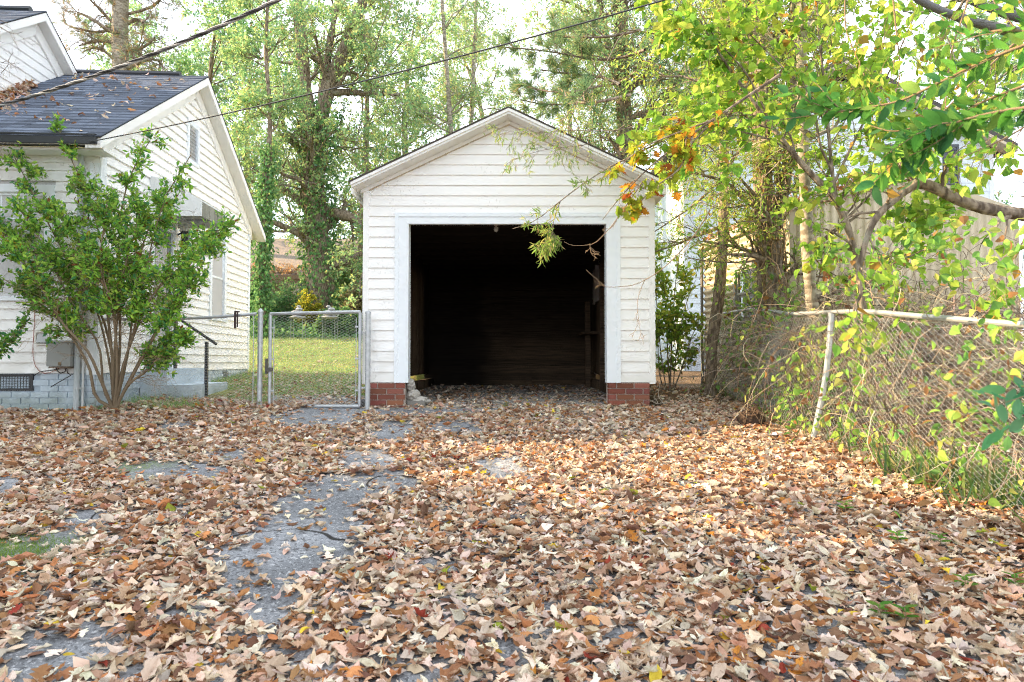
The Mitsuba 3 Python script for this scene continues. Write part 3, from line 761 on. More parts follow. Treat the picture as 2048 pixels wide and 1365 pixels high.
# overhead wires
P0, P1 = at(-40, 222, 7.9), at(640, -40, 6.2)
s_ = np.linspace(0, 1, 160)
c0 = P0 + (P1 - P0) * s_[:, None] - np.array([0, 0, 1.0]) * (0.42 * s_ * (1 - s_))[:, None]
sd = thing("service_cable", "thick twisted service cable dropping to the roof of the white house", "cable")
for k in range(3):
    ph = s_ * 46 + k * 2.094
    off = 0.011 * np.stack([np.cos(ph) * 0.3, np.cos(ph), np.sin(ph)], 1)
    add("strand", tubes((c0 + off)[None], [[0.0105] * 160], 5), "satin", sd, color=((0.40, 0.39, 0.38), (0.10, 0.10, 0.105), (0.07, 0.07, 0.075))[k])
P0, P1 = at(163, 287, 7.75), at(1400, -20, 5.2)
s_ = np.linspace(0, 1, 60)
c0 = P0 + (P1 - P0) * s_[:, None] - np.array([0, 0, 1.0]) * (0.30 * s_ * (1 - s_))[:, None]
add("overhead_wire", tubes(c0[None], [[0.0065] * 60], 6), "satin", label="thin black wire strung from the house eave up over the garage", cat="wire", color=(0.05, 0.05, 0.055))
P0, P1 = at(275, 352, 9.2), at(520, 440, 9.9)
# ---------------------------------------------------------------- chain link fences
def link_mesh(fn, U, H, pitch=0.072, row=0.066, r=0.0021, depth=0.004):
    """Woven wire between u 0..U and v 0..H, placed by fn(u, v, w) -> points."""
    n, K = int(U / pitch), int(2 * H / row) + 1
    out = []
    k = np.arange(K)
    for ph in (0, 1):
        i = np.arange(n)
        u = i[:, None] * pitch + np.where((k + ph) % 2 == 0, 0.0, pitch)[None] + ph * 0.0
        if ph == 1:
            continue
        v = np.broadcast_to(k * row / 2, u.shape)
        kk = 0.09 * pitch
        w = np.where(k % 2 == 0, depth, -depth)[None] + 0 * u
        a = fn(u, v, w)
        out.append(tubes(a, np.full(u.shape, r), 3))
        # the next wire mirrors it: together they make diamonds
        u2 = i[:, None] * pitch + np.where(k % 2 == 0, pitch, 0.0)[None]
        out.append(tubes(fn(u2, v, -w), np.full(u.shape, r), 3))
    return join(out)


def pipe(pts, r, n=10, sides=10, cap=True):
    c = path(pts, n)
    return tubes(c[None], [[r] * len(c)], sides, cap)


fb = thing("chain_link_fence", "galvanised chain link fence between the white house and the gate", "fence")
A, B = np.array([O[0] + 0.05, 8.16, 0]), at(511, 800, 8.5)
A[2], B[2] = 0.53, 0.56
L = np.linalg.norm(B[:2] - A[:2])
rt = at(511, 628, 8.5)[2] - B[2]
f1 = lambda u, v, w: A + (B - A) * (u / L)[..., None] + np.array([0, 0, 1.0]) * v[..., None] + np.array([0, 1.0, 0]) * w[..., None]
add("wire_mesh", link_mesh(f1, L, rt - 0.03, r=0.0023), "bright_wire", fb, kind="stuff")
add("top_rail", pipe([A + [0, 0, rt - 0.06], (A + B) / 2 + [0, 0, rt - 0.055], B + [0, 0, rt]], 0.019), "galvanised", fb)
add("tension_bar", pipe([B + [-0.03, -0.01, 0.03], B + [-0.03, -0.01, rt - 0.02]], 0.005, 3, 6), "galvanised", fb)
gp = thing("gate_post", "grey steel latch post with a pointed cap between the fence and the gate", "fence post")
gb = at(519, 806, 8.48)
gt = at(519, 617, 8.48)[2]
add("post", pipe([gb - [0, 0, 0.1], [gb[0], gb[1], gt - 0.05]], 0.031, 3, 14), "galvanised", gp)
add("cap", tubes(np.array([[gb[0], gb[1], gt - 0.05], [gb[0], gb[1], gt - 0.03], [gb[0], gb[1], gt]]), [0.036, 0.034, 0.006], 14, True), "galvanised", gp)
for zz in (0.2, 0.75, 1.0):
    add("band", pipe([[gb[0] - 0.001, gb[1], gb[2] + zz], [gb[0] - 0.001, gb[1], gb[2] + zz + 0.022]], 0.035, 2, 14), "galvanised", gp)
hp_ = thing("gate_post", "plain round grey hinge post standing against the garage corner", "fence post")
hb = at(735, 819, 8.18)
ht = at(735, 622, 8.18)[2]
add("post", pipe([hb - [0, 0, 0.1], [hb[0], hb[1], ht - 0.02]], 0.031, 3, 14), "galvanised", hp_)
add("cap", tubes(np.array([[hb[0], hb[1], ht - 0.04], [hb[0], hb[1], ht - 0.012], [hb[0], hb[1], ht]]), [0.036, 0.034, 0.008], 14, True), "galvanised", hp_)
gate = thing("chain_link_gate", "closed chain link gate in a round grey tube frame leading to the lawn", "gate")
ga, gc = at(539, 813, 8.46), at(719, 813, 8.24)
gz = at(630, 627, 8.35)[2]
for a, b in ((ga, [ga[0], ga[1], gz]), (gc, [gc[0], gc[1], gz])):
    add("upright", pipe([a, b], 0.021, 3, 12), "galvanised", gate)
add("top_tube", pipe([[ga[0], ga[1], gz], [gc[0], gc[1], gz + 0.01]], 0.0212, 3, 12), "galvanised", gate)
add("bottom_tube", pipe([ga, gc], 0.0208, 3, 12), "galvanised", gate)
LG = np.linalg.norm((gc - ga)[:2])
f2 = lambda u, v, w: ga + (gc - ga) * ((u + 0.05) / LG)[..., None] + np.array([0, 0, 1.0]) * (v[..., None] + 0.02) + np.array([0, 1.0, 0]) * w[..., None]
add("wire_mesh", link_mesh(f2, LG - 0.09, gz - ga[2] - 0.05, r=0.0023), "bright_wire", gate, kind="stuff")
for q, s in ((ga, 1), (gc, -1)):
    add("tension_bar", pipe([q + [s * 0.045, -0.004, 0.05], [q[0] + s * 0.045, q[1] - 0.004, gz - 0.06]], 0.005, 3, 6), "galvanised", gate)
    for t in (0.16, 0.5, 0.84):
        zz = q[2] + (gz - q[2]) * t
        add("clamp", join([pipe([[q[0], q[1], zz], [q[0], q[1], zz + 0.02]], 0.0245, 2, 12), box(min(q[0], q[0] + s * 0.055), max(q[0], q[0] + s * 0.055), q[1] - 0.012, q[1] - 0.002, zz, zz + 0.02)]), "galvanised", gate)
for zz in (ga[2] + 0.22, gz - 0.26):
    add("hinge", join([pipe([[gc[0], gc[1], zz], [gc[0], gc[1], zz + 0.035]], 0.026, 2, 12), box(gc[0], hb[0], gc[1] - 0.01, gc[1] + 0.01, zz + 0.008, zz + 0.028), pipe([[hb[0], hb[1], zz], [hb[0], hb[1], zz + 0.035]], 0.037, 2, 12)]), "galvanised", gate)
add("latch", join([box(ga[0] - 0.05, ga[0] + 0.03, ga[1] - 0.03, ga[1] + 0.03, 0.98, 1.03), box(ga[0] - 0.055, ga[0] - 0.03, ga[1] - 0.015, ga[1] + 0.015, 0.95, 1.14)]), "satin", gate, color=(0.07, 0.065, 0.06))
sx = at(475, 626, 8.42)
add("rusty_strap", join([box(sx[0] - 0.028, sx[0] - 0.004, sx[1] - 0.035, sx[1] - 0.024, sx[2] - 0.20, sx[2] + 0.016), box(sx[0] - 0.028, sx[0] + 0.018, sx[1] - 0.034, sx[1] + 0.03, sx[2] + 0.006, sx[2] + 0.02),
                         box(sx[0] + 0.006, sx[0] + 0.018, sx[1] - 0.034, sx[1] - 0.025, sx[2] - 0.18, sx[2] + 0.005)]), "grit", label="dark rusty iron strap hooked over the top rail of the fence", cat="strap", color=(0.07, 0.05, 0.05))

# right-hand fence: from the far corner towards the camera and past it
rfn = thing("chain_link_fence", "overgrown sagging chain link fence on leaning posts before the metal shed", "fence")
base = path([[3.42, 12.2, 0], [3.05, 9.0, 0], [2.78, 6.35, 0], [2.95, 4.2, 0], [3.15, 2.2, 0]], 60)
base[:, 2] = ground_z(np.minimum(base[:, 0], 2.0), base[:, 1])
cum = np.r_[0, np.cumsum(np.linalg.norm(np.diff(base, axis=0), axis=1))]
leanu = np.array([0.10, 0.22, 0.22, 0.06, 0.05])
def f3(u, v, w):
    b = np.stack([np.interp(u, cum, base[:, k]) for k in range(3)], -1)
    ln = np.interp(u / cum[-1], [0, 0.3, 0.58, 0.8, 1], leanu)
    bulge = 0.05 * np.sin(u * 2.3) * np.sin(np.clip(v, 0, 1.2) * 2.6)
    return b + np.stack([ln * v / 1.15 + bulge + w, 0.02 * np.sin(u * 5 + v * 3), v * (1.0 - 0.02 * np.sin(u * 1.7))], -1)
add("wire_mesh", link_mesh(f3, cum[-1], 1.18, 0.076, 0.072, 0.0020), "bright_wire", rfn, kind="stuff")
uu = np.linspace(0, cum[-1], 50)
add("top_rail", tubes(f3(uu, np.full(50, 1.195), np.zeros(50))[None], [[0.021] * 50], 10), "galvanised", rfn)
for u in (0.0, np.interp(6.35, base[::-1, 1], cum[::-1]), np.interp(2.6, base[::-1, 1], cum[::-1])):
    q = f3(np.full(4, u), np.array([-0.1, 0.4, 0.8, 1.19]), np.full(4, -0.02))
    add("post", pipe(q, 0.027, 6, 12), "galvanised", rfn)
    tie = [pipe([q[0] + (q[3] - q[0]) * t + [0.03, 0, 0.0], q[0] + (q[3] - q[0]) * t + [-0.03, -0.028, 0.012], q[0] + (q[3] - q[0]) * t + [0.03, -0.01, 0.02]], 0.0025, 5, 4) for t in (0.25, 0.5, 0.68, 0.85)]
    add("wire_tie", join(tie), "galvanised", rfn, kind="stuff")
# its return run behind the garage
A2, B2 = np.array([1.9, 12.6, 0.62]), np.array([3.42, 12.2, 0.60])
L2 = np.linalg.norm(B2 - A2)
f4 = lambda u, v, w: A2 + (B2 - A2) * (u / L2)[..., None] + np.array([0, 0, 1.0]) * v[..., None] + np.array([0, 1.0, 0]) * w[..., None]
rb2 = thing("chain_link_fence", "short dim run of chain link fence behind the garage corner", "fence")
add("wire_mesh", link_mesh(f4, L2, 1.12, 0.072, 0.066, 0.002), "galvanised", rb2, kind="stuff")
add("top_rail", pipe([A2 + [0, 0, 1.20], (A2 + B2) / 2 + [0, 0, 1.17], B2 + [0, 0, 1.15]], 0.021), "matte", rb2, color=(0.16, 0.15, 0.14))

# ---------------------------------------------------------------- metal shed on the right
shd = thing("metal_shed", "weathered beige metal shed with corrugated side and ribbed gable end behind the fence", "shed")
S0, S1 = at(1584, 700, 9.15), at(1408, 700, 12.15)     # near and far corner of the side wall
sz = at(1584, 415, 9.15)[2]
sn = unit([-(S1 - S0)[1], (S1 - S0)[0], 0]) * 1.0
if sn[0] > 0:
    sn = -sn
side = Wall([S0[0], S0[1], 0], [(S1 - S0)[0], (S1 - S0)[1], 0], sn)
SLn = np.linalg.norm((S1 - S0)[:2])
gend = Wall([S0[0], S0[1], 0], [-sn[0], -sn[1], 0], -side.u)
swin = (1.00, 1.72, 1.72, 2.62)
K = 60
vv = np.linspace(0.5, sz, 171)
prof = 0.022 * np.sin(vv / 0.115 * 2 * np.pi)
for u0, u1, v0, v1 in ((0.03, swin[0], 0.5, sz), (swin[1], SLn - 0.03, 0.5, sz), (swin[0], swin[1], 0.5, swin[2]), (swin[0], swin[1], swin[3], sz)):
    m = (vv >= v0 - 1e-6) & (vv <= v1 + 1e-6)
    us = np.linspace(u0, u1, 6)
    V = np.array([side.p(u, a, b) for a, b in zip(vv[m], prof[m]) for u in us])
    n = len(us)
    i, j = np.meshgrid(np.arange(m.sum() - 1), np.arange(n - 1), indexing="ij")
    a = (i * n + j).ravel()
    add("corrugated_sheet", (V, np.vstack([np.stack([a, a + 1, a + n + 1], 1), np.stack([a, a + n + 1, a + n], 1)])), "shed_metal", shd, smooth=True)
window(side, *swin, shd, blind=False, casing=0.07, paint="frame_grey", label="grey framed sash window in the corrugated side")
# ribbed gable end: panels with ribs
half, apz = 1.68, at(1828, 345, 9.15)[2]
gtop = lambda u: apz - (apz - sz) * abs(u - half) / half
ribs = np.arange(0, 2 * half - 0.05, 0.6)
for k, u in enumerate(ribs):
    us = np.unique(np.r_[np.arange(u, min(u + 0.6, 2 * half) - 0.004, 0.0125), min(u + 0.6, 2 * half)])
    ws = 0.010 + 0.010 * np.clip(1.6 * np.cos(us / 0.12 * 2 * np.pi), -1, 1)
    V = np.array([gend.p(a, z_, w) for a, w in zip(us, ws) for z_ in (0.4, gtop(a) - 0.01)])
    f_ = np.vstack([[[2 * i, 2 * i + 2, 2 * i + 3], [2 * i, 2 * i + 3, 2 * i + 1]] for i in range(len(us) - 1)])
    add("ribbed_panel", (V, f_), "shed_metal", shd, smooth=True)
add("corner_trim", join([gend.box(-0.035, 0.055, 0.4, sz, 0.026, 0.036), side.box(-0.03, 0.05, 0.4, sz - 0.02, 0.026, 0.036)]), "shed_metal", shd)
add("corner_trim", side.box(SLn - 0.05, SLn + 0.02, 0.4, sz - 0.04, 0.026, 0.05), "matte", shd, color=(0.13, 0.12, 0.10))
for s in (0, 1):
    us = (0.0 - 0.06, half) if s == 0 else (half, 2 * half + 0.06)
    add("roof", hexa([gend.p(u, gtop(u) + dz, w) for u in us for w in (0.06, -SLn - 0.06) for dz in (0.0, 0.03)]), "shed_metal", shd)
    add("verge_trim", hexa([gend.p(u, gtop(u) + dz, w) for u in us for w in (0.062, 0.075) for dz in (-0.05, 0.035)]), "shed_metal", shd)
add("eave_trim", side.box(-0.02, SLn + 0.02, sz - 0.10, sz + 0.0, 0.03, 0.075), "shed_metal", shd)

# ---------------------------------------------------------------- house behind on the right
H2 = 18.5
nb = thing("neighbour_house", "two-storey pale blue-white clapboard house with grey shutters behind the shed", "house")
nf = Wall([at(1369, 700, H2)[0], H2, 0], [1, 0, 0], [0, -1, 0])
NW = at(1985, 300, H2)[0] - nf.o[0]
ez, az = at(1985, 300, H2)[2], at(1680, 143, H2)[2]
nm = at(1680, 143, H2)[0] - nf.o[0]
nlim = lambda v: (max(0.12, nm * (v - ez) / (az - ez)) if v > ez else 0.12, min(NW - 0.12, NW - (NW - nm) * (v - ez) / (az - ez)) if v > ez else NW - 0.12)
nw = (at(1800, 300, H2)[0] - nf.o[0], at(1882, 300, H2)[0] - nf.o[0], at(1800, 410, H2)[2], at(1800, 290, H2)[2])
siding(nb, nf, 1.75, az - 0.35, nlim, [nw], expo=0.235, bsdf="pale_siding", proud=0.02)
add("wall_backing", nf.box(0.05, NW - 0.05, 0.5, ez, -0.2, -0.01), "matte", nb, color=(0.5, 0.55, 0.6))
add("foundation", nf.box(0.05, NW - 0.05, 0.3, 1.74, -0.2, -0.03), "matte", nb, color=(0.36, 0.28, 0.19))
add("corner_board", nf.box(0.0, 0.12, 1.75, ez, -0.1, 0.03), "trim", nb)
add("corner_board", nf.box(NW - 0.12, NW, 1.75, ez, -0.1, 0.03), "trim", nb)
add("side_wall", hexa([[nf.o[0] + d, y, z_] for d in (0.0, 0.04) for y in (H2 + 0.05, H2 + 9) for z_ in (0.5, ez)]), "pale_siding", nb)
for s, (u, v) in enumerate(((-0.4, nm), (nm, NW + 0.4))):
    zz = lambda a: az + 0.1 - (az - ez) * (abs(a - nm) / (nm if a < nm else NW - nm))
    add("roof", hexa([nf.p(a, zz(a) + dz, w) for a in (u, v) for w in (0.4, -9.0) for dz in (0.03, 0.16)]), "grit", nb, color=(0.10, 0.095, 0.09))
    add("soffit", hexa([nf.p(a, zz(a) + dz, w) for a in (u, v) for w in (0.4, 0.0) for dz in (-0.05, 0.029)]), "matte", nb, color=(0.62, 0.55, 0.42))
wk = window(nf, *nw, nb, cols=2, rows=2, blind=False, casing=0.12)
for a, b in ((nw[0] - 0.46, nw[0] - 0.03), (nw[1] + 0.03, nw[1] + 0.46)):
    k = add("shutter", join([nf.box(a, a + 0.06, nw[2], nw[3], 0.022, 0.05), nf.box(b - 0.06, b, nw[2], nw[3], 0.022, 0.05), nf.box(a + 0.06, b - 0.06, nw[3] - 0.08, nw[3], 0.022, 0.05), nf.box(a + 0.06, b - 0.06, nw[2], nw[2] + 0.08, 0.022, 0.05)]), "satin", nb, color=(0.055, 0.065, 0.085))
    for i in range(22):
        z_ = nw[2] + 0.09 + i * (nw[3] - nw[2] - 0.18) / 22
        add("slat", nf.quad(a + 0.06, b - 0.06, a + 0.06, b - 0.06, z_, z_ + 0.055, 0.044, 0.026, 0.022), "satin", k, color=(0.06, 0.07, 0.09))

# ---------------------------------------------------------------- low building far behind the lawn
FB_Y = 33.0
fbk = thing("low_building", "long low tan building with a faded brown roof half hidden beyond the lawn", "building")
x0, x1 = at(380, 560, FB_Y)[0], at(860, 560, FB_Y)[0]
ez2, rz2 = at(600, 552, FB_Y)[2], at(600, 478, FB_Y + 4)[2]
add("wall", box(x0, x1, FB_Y, FB_Y + 0.2, 1.5, ez2), "matte", fbk, color=(0.56, 0.49, 0.43))
add("roof", hexa([[x, y, z_ + dz] for x in (x0 - 0.4, x1 + 0.4) for y, z_ in ((FB_Y - 0.5, ez2 - 0.05), (FB_Y + 4, rz2)) for dz in (-0.1, 0.0)]), "grit", fbk, color=(0.30, 0.25, 0.23))
add("fascia", box(x0 - 0.4, x1 + 0.4, FB_Y - 0.53, FB_Y - 0.502, ez2 - 0.22, ez2 - 0.03), "matte", fbk, color=(0.28, 0.20, 0.14))
for i in range(7):
    a = x0 + 0.9 + i * (x1 - x0 - 1.5) / 7
    k = add("window", box(a, a + 0.9, FB_Y - 0.05, FB_Y - 0.002, 3.6, 5.0), "matte", fbk, color=(0.55, 0.5, 0.46))
    add("pane", box(a + 0.08, a + 0.82, FB_Y - 0.06, FB_Y - 0.052, 3.68, 4.92), "satin", k, color=(0.09, 0.10, 0.11))
# ---------------------------------------------------------------- leaf shapes
HEART = leaf_template([0, 0.04, 0.2, 0.42, 0.65, 0.85, 1], [0, 0.30, 0.45, 0.43, 0.27, 0.11, 0], 0.25, 0.05)
HEART2 = leaf_template([0, 0.04, 0.2, 0.42, 0.65, 0.85, 1], [0, 0.28, 0.44, 0.42, 0.27, 0.11, 0], 0.5, -0.10, 0.3)
OVAL = leaf_template([0, 0.15, 0.38, 0.62, 0.83, 1], [0, 0.15, 0.25, 0.235, 0.14, 0], 0.3, 0.06)
OVAL2 = leaf_template([0, 0.15, 0.38, 0.62, 0.83, 1], [0, 0.14, 0.24, 0.225, 0.13, 0], 0.55, -0.08, 0.25)
LANCE = leaf_template([0, 0.28, 0.6, 1], [0, 0.085, 0.08, 0], 0.3, 0.08)
MAPLE = leaf_template([0, 0.10, 0.2, 0.32, 0.42, 0.55, 0.66, 0.76, 0.84, 1], [0.0, 0.30, 0.16, 0.52, 0.24, 0.46, 0.17, 0.22, 0.09, 0], 0.25, 0.06, 0.2, 0.02)
DIAMOND = (np.array([[0, 0, 0], [0.45, 0.26, 0.07], [1, 0, 0.02], [0.45, -0.26, 0.07]]), np.array([[0, 2, 1], [0, 3, 2]]))

GREEN = [(0.28, 0.47, 0.21), (0.38, 0.57, 0.25), (0.51, 0.63, 0.27), (0.20, 0.40, 0.23), (0.60, 0.62, 0.26), (0.46, 0.32, 0.16)]


def leaf_axes(rng, d, up=0.8, along=0.7, droop=0.35):
    n = len(d)
    ax = unit(d * along + rng.normal(size=(n, 3)) * 0.7 + np.array([0, 0, -droop]))
    return ax, unit(rng.normal(size=(n, 3)) * 0.7 + np.array([0, 0, up]))


def put_leaves(parent, rng, pos, d, size, cols, probs, tm=(DIAMOND,), aspect=1.0, bsdf="leaf", single=0, name="foliage", droop=0.35, clump=0.25, part="leaf", up=0.8, jitter=0.12):
    """Leaves at pos: the `single` that show largest as parts of their own, the rest as one part."""
    n = len(pos)
    ax, nr = leaf_axes(rng, d, up=up, droop=droop)
    col = palette(rng, n, cols, probs)
    if clump:
        cl = meshkit.noise(pos * 1.1, 3)[:, None] - 0.5
        col = np.clip(col * (1 + clump * 2 * cl * np.array([1.2, 1.0, 0.6])), 0.005, 0.9)
    sz = size * (0.7 + 0.6 * rng.random(n))
    which = rng.integers(0, len(tm), n)
    order = np.zeros(0, int)
    if single:
        rel = pos - EYE
        x, y, z = rel[:, 0], rel @ FWD, rel @ UPV
        seen = (y > 0.3) & (np.abs(x / np.maximum(y, 0.01)) < 0.76) & (np.abs(z / np.maximum(y, 0.01)) < 0.51)
        order = np.argsort(np.where(seen, -sz / np.maximum(y, 0.3), 0))[:min(single, int(seen.sum()))]
        for i in order:
            v, f, c = place(tm[which[i]], pos[i:i + 1], ax[i:i + 1], nr[i:i + 1], sz[i:i + 1], col[i:i + 1], aspect, jitter, rng)
            add(part, (v, f), bsdf, parent, color=c)
    rest = np.ones(n, bool)
    rest[order] = False
    ms = []
    for k, t in enumerate(tm):
        m = rest & (which == k)
        if m.any():
            ms.append(place(t, pos[m], ax[m], nr[m], sz[m], col[m], aspect, jitter, rng))
    if ms:
        v, f, c = jointc(ms)
        add(name, (v, f), bsdf, parent, color=c, kind="stuff")


def trunks(parts, n=24):
    P, R = [], []
    for pts, r0, r1 in parts:
        c = path(pts, n)
        P.append(c)
        R.append(np.interp(np.linspace(0, 1, n), [0, 0.07, 1], [r0 * 1.25, r0, r1]))
    return np.array(P), np.array(R)


def tree(label, parts, seed, n1=16, L1=3.4, n2=10, L2=1.5, n3=9, L3=0.7, nl=26, size=0.11, cols=GREEN, probs=(4, 4, 3, 2, 1, 0.3), bark="bark", t0=0.3, name="tree", group=None, tm=(DIAMOND,), aspect=1.0,
         single=0, up=0.30, droop=0.02, cat="tree", ang=1.1, sides=10, leaf_t0=0.1, rlim=0.42, clump=0.25, extra=()):
    rng = np.random.default_rng(seed)
    k = thing(name, label, cat, group)
    P, R = trunks(parts)
    for i in range(len(P)):
        add("trunk", tubes(P[i:i + 1], R[i:i + 1] * (1 + 0.08 * rng.normal(size=R[i:i + 1].shape)), sides), bark, k, smooth=True)
    P1, R1 = grow(P, R, n1, t0, 1.0, L1, ang, rng, 8, up, 0.16, rlim, droop)
    P2, R2 = grow(P1, R1, n2, 0.15, 1.0, L2, 0.85, rng, 5, 0.10, 0.2, 0.5, droop)
    add("limbs", tubes(P1, R1, 6), bark, k, smooth=True, kind="stuff")
    small = [tubes(P2, np.maximum(R2, 0.004), 3)]
    src = P2
    if n3:
        P3, R3 = grow(P2, R2, n3, 0.15, 1.0, L3, 0.8, rng, 3, 0.05, 0.25, 0.55, droop * 1.5)
        small.append(tubes(P3, np.maximum(R3, 0.0025), 3))
        src = P3
    add("twigs", join(small), bark, k, kind="stuff")
    if nl:
        pos, d = on_twigs(src, nl, rng, leaf_t0, 0.03)
        put_leaves(k, rng, pos, d, size, cols, probs, tm, aspect, single=single, clump=clump)
    if extra:                                          # single long limbs with sparse leaves
        P, R = trunks(extra, 16)
        for i in range(len(P)):
            add("limb", tubes(P[i:i + 1], R[i:i + 1], 7), bark, k, smooth=True)
        P1, R1 = grow(P, R, 11, 0.15, 1, 0.42, 0.8, rng, 6, 0.1, 0.2, 0.5)
        P2, R2 = grow(P1, R1, 4, 0.2, 1, 0.24, 0.8, rng, 4, 0.05, 0.2, 0.6)
        add("twigs", join([tubes(P1, np.maximum(R1, 0.003), 3), tubes(P2, np.maximum(R2, 0.002), 3)]), bark, k, kind="stuff")
        pos, d = on_twigs(P2, 4, rng, 0.2, 0.02)
        put_leaves(k, rng, pos, d, size, cols, probs, tm, aspect, clump=clump)
    return k


A_ = lambda Y, *pts: [at(x, y, Y) for x, y in pts]


def base_at(x, Y):
    X_ = (x - 1024) / F * Y
    return np.array([X_, Y, float(ground_z(X_, Y)) - 0.1])


# ---------------------------------------------------------------- background trees
# the big forked tree and its ivy
Y = 24.0
k = tree("massive forked tree with an ivy-clad trunk rising behind the lawn between house and garage",
         [([base_at(636, Y)] + A_(Y, (638, 600), (640, 540), (633, 450), (626, 370), (622, 290)), 0.50, 0.36),
          (A_(Y, (622, 300), (612, 200), (603, 90), (592, -30), (580, -150)), 0.30, 0.12),
          (A_(Y, (626, 320), (640, 240), (668, 150), (700, 70), (735, -20), (770, -120)), 0.30, 0.12),
          (A_(Y, (648, 200), (655, 120), (668, 40), (690, -60)), 0.16, 0.07),
          (A_(Y, (640, 190), (690, 185), (740, 188), (800, 190)), 0.14, 0.06),
          (A_(Y, (632, 420), (690, 432), (730, 446), (790, 470)), 0.22, 0.10),
          (A_(Y, (628, 430), (590, 395), (555, 372), (525, 345)), 0.18, 0.07)],
         101, n1=7, L1=3.4, n2=10, L2=1.7, n3=6, L3=0.85, nl=13, size=0.12, t0=0.25, probs=(3, 4, 4, 2, 2, 0.4), rlim=0.34)
rng = np.random.default_rng(102)


def ivy(label, pts, r, n, seed, size=0.10, spread=0.12):
    rg_ = np.random.default_rng(seed)
    c = path(pts, 60)
    i = rg_.integers(0, 60, n)
    a = rg_.random(n) * 2 * np.pi
    fall = r * (1.0 + spread / r * rg_.random(n) ** 2)
    out = np.stack([np.cos(a), np.sin(a), 0 * a], 1)
    pos = c[i] + out * fall[:, None] + 0.08 * rg_.normal(size=(n, 3)) * [1, 1, 2.5]
    k_ = thing("ivy", label, "ivy")
    st_ = [path([c[0] + [r * math.cos(q), r * math.sin(q), 0], c[30] + [r * math.cos(q + 1), r * math.sin(q + 1), 0], c[58] + [r * math.cos(q + 1.6), r * math.sin(q + 1.6), 0]], 20) for q in (0.5, 2.2, 4.0)]
    add("stem", tubes(np.array(st_), np.full((3, 20), 0.02), 5), "bark", k_)
    ax = unit(out * 0.4 + rg_.normal(size=(n, 3)) * 0.5 + np.array([0, 0, -0.9]))
    nr = unit(out + 0.4 * rg_.normal(size=(n, 3)))
    col = palette(rg_, n, [(0.13, 0.27, 0.11), (0.20, 0.37, 0.14), (0.33, 0.47, 0.17)], (4, 3, 1))
    v, f, cc = place(DIAMOND, pos, ax, nr, size * (0.7 + 0.6 * rg_.random(n)), col, 1.5)
    add("foliage", (v, f), "leaf", k_, color=cc, kind="stuff")


ivy("dense dark green ivy wrapping the massive forked trunk", [base_at(636, Y)] + A_(Y, (640, 540), (640, 450), (632, 370), (634, 290), (652, 220)), 0.46, 4000, 103, 0.13, 0.30)
Y = 20.5
tree("slender ivy-covered tree close beside the white house corner",
     [([base_at(524, Y)] + A_(Y, (525, 600), (527, 480), (534, 360), (540, 240), (532, 100), (540, -40)), 0.10, 0.05)], 110, n1=16, L1=1.9, n2=8, L2=0.9, n3=7, L3=0.5, nl=12, size=0.10, t0=0.45)
ivy("narrow column of ivy climbing the slender tree near the house corner", [base_at(524, Y)] + A_(Y, (525, 600), (527, 480), (534, 360), (540, 300)), 0.12, 3400, 111, 0.11, 0.16)
# the pine behind the house
Y = 24.0
k = tree("tall grey pine trunk with bare crooked limbs behind the white house roof",
         [([base_at(246, Y)] + A_(Y, (246, 300), (242, 140), (240, 60), (243, -60), (246, -220)), 0.34, 0.24)], 120, n1=0, nl=0, n2=0) if False else None
rng = np.random.default_rng(120)
pk = thing("pine_tree", "tall grey pine with bare crooked limbs and sparse rusty tufts behind the white house", "tree")
P, R = trunks([([base_at(246, Y)] + A_(Y, (246, 300), (242, 140), (240, 60), (243, -60), (246, -260)), 0.35, 0.22)])
add("trunk", tubes(P, R, 14), "pale_bark", pk, smooth=True)
lim = [[(246, 70), (215, 60), (190, 42), (160, 42)], [(238, 95), (205, 82), (180, 84), (158, 92)], [(250, 50), (270, 40), (285, 46), (300, 30)], [(240, 20), (215, -5), (200, -30)], [(250, 80), (262, 100), (268, 125), (290, 150)],
       [(255, 138), (275, 128), (300, 118), (318, 122), (322, 150)], [(236, 130), (212, 105), (190, 95), (165, 105)], [(250, 30), (290, 20), (320, 0), (360, -30)], [(244, 10), (260, -20), (300, -50)], [(240, 60), (200, 20), (170, -10)],
       [(246, 100), (285, 95), (310, 75)], [(240, 40), (195, 65), (165, 60), (130, 40)]]
LP = np.array([path([at(x, y, Y + rng.uniform(-0.7, 0.7) * i) for i, (x, y) in enumerate(l)], 10) for l in lim])
LR = np.linspace(0.070, 0.022, 10)[None] * rng.uniform(0.7, 1.2, (len(lim), 1))
add("limbs", tubes(LP, LR, 6), "bark", pk, smooth=True, kind="stuff")
P2, R2 = grow(LP, LR, 9, 0.2, 1, 1.0, 0.9, rng, 6, 0.1, 0.3, 0.5)
P3, R3 = grow(P2, R2, 6, 0.2, 1, 0.5, 0.8, rng, 5, 0.1, 0.3, 0.6)
add("twigs", join([tubes(P2, R2, 4), tubes(P3, np.maximum(R3, 0.003), 3)]), "bark", pk, kind="stuff")
NEEDLE = (np.array([[0, 0, 0], [0.5, 0.028, 0], [1, 0, 0], [0.5, -0.028, 0]]), np.array([[0, 2, 1], [0, 3, 2]]))


def needles(parent, P, n, size, cols, probs, seed, keep=1.0):
    rg_ = np.random.default_rng(seed)
    tips = P[rg_.random(len(P)) < keep]
    pos, d = on_twigs(tips, n, rg_, 0.6, 0.01)
    ax = unit(d * 0.9 + rg_.normal(size=d.shape) * 0.6)
    v, f, c = place(NEEDLE, pos, ax, rand_dir(rg_, len(d)), size * (0.7 + 0.5 * rg_.random(len(d))), palette(rg_, len(d), cols, probs))
    add("needles", (v, f), "leaf", parent, color=c, kind="stuff")


